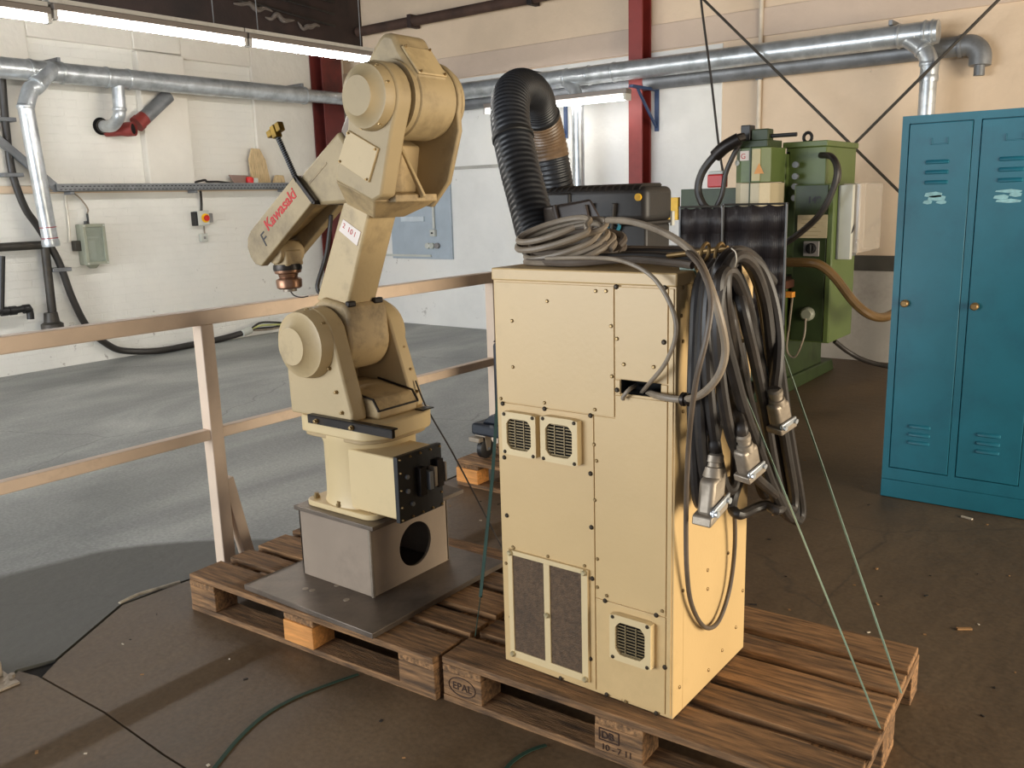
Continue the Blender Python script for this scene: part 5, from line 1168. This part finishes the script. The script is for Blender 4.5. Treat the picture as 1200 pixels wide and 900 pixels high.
power('thick dark power cable whose loops fill the middle of the bundle', [
 [(850,330,A2), (856,305,A2), (872,304,A2), (888,330,A2), (898,380,A2), (905,440,A2), (908,500,A2), (912,545,A2), (920,580,A2), (925,596,A2), (918,600,A2), (905,575,A2), (890,520,A2), (875,460,A2), (862,400,A2), (852,350,A2), (848,315,A2), (840,308,A1), (828,330,A1), (822,380,A1), (820,450,A1), (822,520,A1), (828,565,A1), (836,572,A0), (840,540,A0)]], .0148)
power('thick dark power cable with an aluminium plug hanging low at the cabinet side', [
 [(905,330,A1), (880,306,A2), (862,300,A1), (846,310,A1), (838,345,A1), (842,400,A1), (846,460,A1), (840,500,A1), (837,518,A2), (838,530,A2)]], .0150, rubber, lambda t, p: plug_build(t, p[-1], XP(833,590,A2)-p[-1], (.1,1,.35), 1.0))
power('thick dark power cable with an aluminium plug on the right of the bundle', [
 [(850,320,-.85), (868,300,-.845), (890,312,-.835), (905,350,-.82), (912,395,-.805), (911,430,-.795), (909,446,-.79), (908,456,-.785)]], .0155, rubber, lambda t, p: plug_build(t, p[-1], XP(917,505,-.785)-p[-1], (.2,1,.2), .82))
power('dark power cable with an aluminium plug half hidden inside the bundle', [
 [(846,340,A0), (848,380,A0), (852,440,A1), (862,480,A3), (868,498,-.80), (870,508,-.795)]], .015, rubber, lambda t, p: plug_build(t, p[-1], XP(878,550,-.795)-p[-1], (.2,1,.3), .82))
power('dark power cable crossing low over the bundle and curling at its foot', [
 [(856,302,A3), (845,330,A4), (840,375,A4), (842,420,A4), (848,470,A4), (858,515,A4), (875,548,A4), (895,568,A4), (912,582,A4), (917,592,A4), (910,598,A4), (898,592,A3), (882,597,A2), (867,603,A2), (858,595,A1), (862,574,A1), (874,545,A0)]], .014)
power('dark power cable hanging against the cabinet side at the back of the bundle', [
 [(830,310,A0), (818,340,A0), (814,400,A0), (812,470,A0), (814,540,A0), (818,585,A0), (824,588,A0), (828,560,A0), (830,480,A0), (833,400,A0), (840,330,A0), (855,312,A0), (875,350,A0), (890,430,A0), (898,500,A0), (902,560,A0), (896,580,A0), (886,550,A0), (878,480,A0), (866,400,A0)]], .015)
power('thick dark power cable looped over the hook between the outer strands', [
 [(864,430,A2), (856,390,A3), (850,350,A4), (852,315,A4), (866,300,A4), (884,315,A4), (897,355,A4), (904,410,A4), (912,470,A4), (922,530,A4), (930,580,A4), (927,597,A4), (916,585,A4), (906,540,A4), (896,480,A4), (884,420,A4), (872,370,A4), (864,335,A3), (862,305,A2)]], .0145)
power('thick dark power cable hanging between the low plug and the cabinet side', [
 [(852,320,A2), (838,318,A2), (830,350,A2), (828,410,A2), (832,470,A2), (838,520,A2), (846,560,A2), (854,575,A2), (862,560,A2), (862,500,A2), (858,430,A2), (856,370,A2)]], .0145)
o = MB().tube([XP(857,291,A4+.02), XP(862,296,A4+.03), XP(863,306,A4+.03), XP(861,313,A4+.02)], .0014, 6, 5).build('tie_wire', mat('white_wire', rgb(190,182,166), .4)); tag(o, 'thin pale tie wire around the hanging cable bundle', 'wire')

# ------------------------------------------------------------------ straps
def strap(label, pts, wdt, m, thick=.0012, up=(0,1,0)):
    mb = MB()
    for a, b in zip(pts[:-1], pts[1:]): mb.bar(a, b, wdt, thick, up)
    o = mb.build('strapping_band', m); tag(o, label, 'strap'); return o
e1 = P(1056,812,'z',.144); e2 = P(1031,853,'z',.144)
s1_ = Vector((CX1+.003, CY1-.03, CZ1+.001)); s2_ = Vector((CX1+.003, CY0+.09, CZ1+.001))
strap('thin green strapping band from the cabinet back edge to the pallet end', [s1_-Vector((.06,0,0)), s1_, e1], .011, strapg, up=(.6,.6,0))
strap('thin green strapping band from the cabinet front edge to the pallet end', [s2_-Vector((.04,0,0)), s2_, e2], .011, strapg, up=(.6,.6,0))
l1 = Vector((CX0-.002, CY1-.1, CZ1+.0)); 
strap('dark green strap hanging at the left rear of the cabinet down to the pallet', [Vector((CX0-.004, CY1-.05, CZ1-.02)), P(583,470,'y',2.3), P(577,560,'y',2.25), P(563,700,'y',2.12), P(557,745,'z',.146)], .014, strapdk)
o = MB().tube([(-2.21,2.30,.86), P(500,478,'y',2.30), P(530,530,'y',2.33), P(560,587,'y',2.36), P(590,645,'y',2.4)], .003, 6, 4).build('trailing_lead', rubber); tag(o, 'thin black lead running from the robot turret down behind the cabinet', 'lead')
def floor_strap(label, pts, w_=.012):
    mb = MB()
    sp = spline([Vector(p) for p in pts], 6)
    rs_ = []
    for i in range(len(sp)):
        d = (sp[min(i+1,len(sp)-1)]-sp[max(i-1,0)]).normalized(); s_ = Vector((-d.y, d.x, 0))*w_/2; h_ = Vector((0,0,.0012))
        rs_.append([sp[i]-s_-h_, sp[i]+s_-h_, sp[i]+s_+h_, sp[i]-s_+h_])
    mb.rings(rs_)
    o = mb.build('floor_strap', strapdk, None); tag(o, label, 'strap'); return o
floor_strap('dark green strap lying on the floor before the robot pallet', [P(240,915,'z',.003)]+[P(x,y,'z',.004) for x, y in ((255,895),(280,865),(310,838),(345,818),(385,802),(420,790))])
floor_strap('dark green strap lying on the floor before the cabinet pallet', [P(585,912,'z',.003)]+[P(x,y,'z',.004) for x, y in ((600,893),(620,880),(640,873))])

# ------------------------------------------------------------------ loose bits on the floor
t = thing('anchor_plate', 'small bolted steel foot plate at the left floor joint', 'plate', tuple(P(5,797,'z',0)))
MB().box(-3.10, -2.895, 1.00, 1.095, .0, .008).build('plate', alu, t, .002)
MB().box(-3.08, -2.98, 1.02, 1.08, .008, .06).build('upright', alu, t, .003)
c = P(14,793,'z',.01); MB().cyl((c.x,c.y,.008), (c.x,c.y,.02), .011, n=6).build('nut', alu, t)
rr = random.Random(4)
dbm = [mat('paper_scrap', rgb(196,184,164), .8), mat('wood_chip', rgb(150,112,70), .8), mat('dark_chip', rgb(36,30,26), .9)]
bits = [MB(), MB(), MB()]
for i in range(240):
    x = rr.uniform(-3.0, 1.2); y = rr.uniform(.7, 5.5)
    if -2.95 < x < -.45 and 1.7 < y < 2.75: continue
    s_ = rr.choice((.0015, .002, .0025, .004)); a = rr.random()*6.28; l = s_*rr.uniform(1, 3.2)
    bits[rr.choice((0,1,1,2,2))].obox((x, y, .0015), (math.cos(a)*l, math.sin(a)*l, 0), (-math.sin(a)*s_, math.cos(a)*s_, 0), (0, 0, .0012))
for i, nm in enumerate(('pale_litter', 'wood_litter', 'dark_litter')):
    o = bits[i].build(nm, dbm[i], None, smooth=False); tag(o, ('tiny pale scraps scattered over the brown floor', 'tiny wood chips scattered over the brown floor', 'tiny dark crumbs scattered over the brown floor')[i], 'litter', kind='stuff')
for px, py, L_, a in ((1130,737,.05,.6), (1133,607,.05,-.3), (840,672,.03,.4)):
    c = P(px,py,'z',.003); o = MB().obox(c+Vector((0,0,.001)), (math.cos(a)*L_/2, math.sin(a)*L_/2, 0), (-math.sin(a)*.006, math.cos(a)*.006, 0), (0,0,.003)).build('wood_splinter', dbm[1] if px != 1133 else dbm[0]); tag(o, 'wood splinter on the brown floor' if px != 1133 else 'pale splinter on the floor in front of the locker', 'splinter', 'splinters on the floor' if px != 1133 else None)
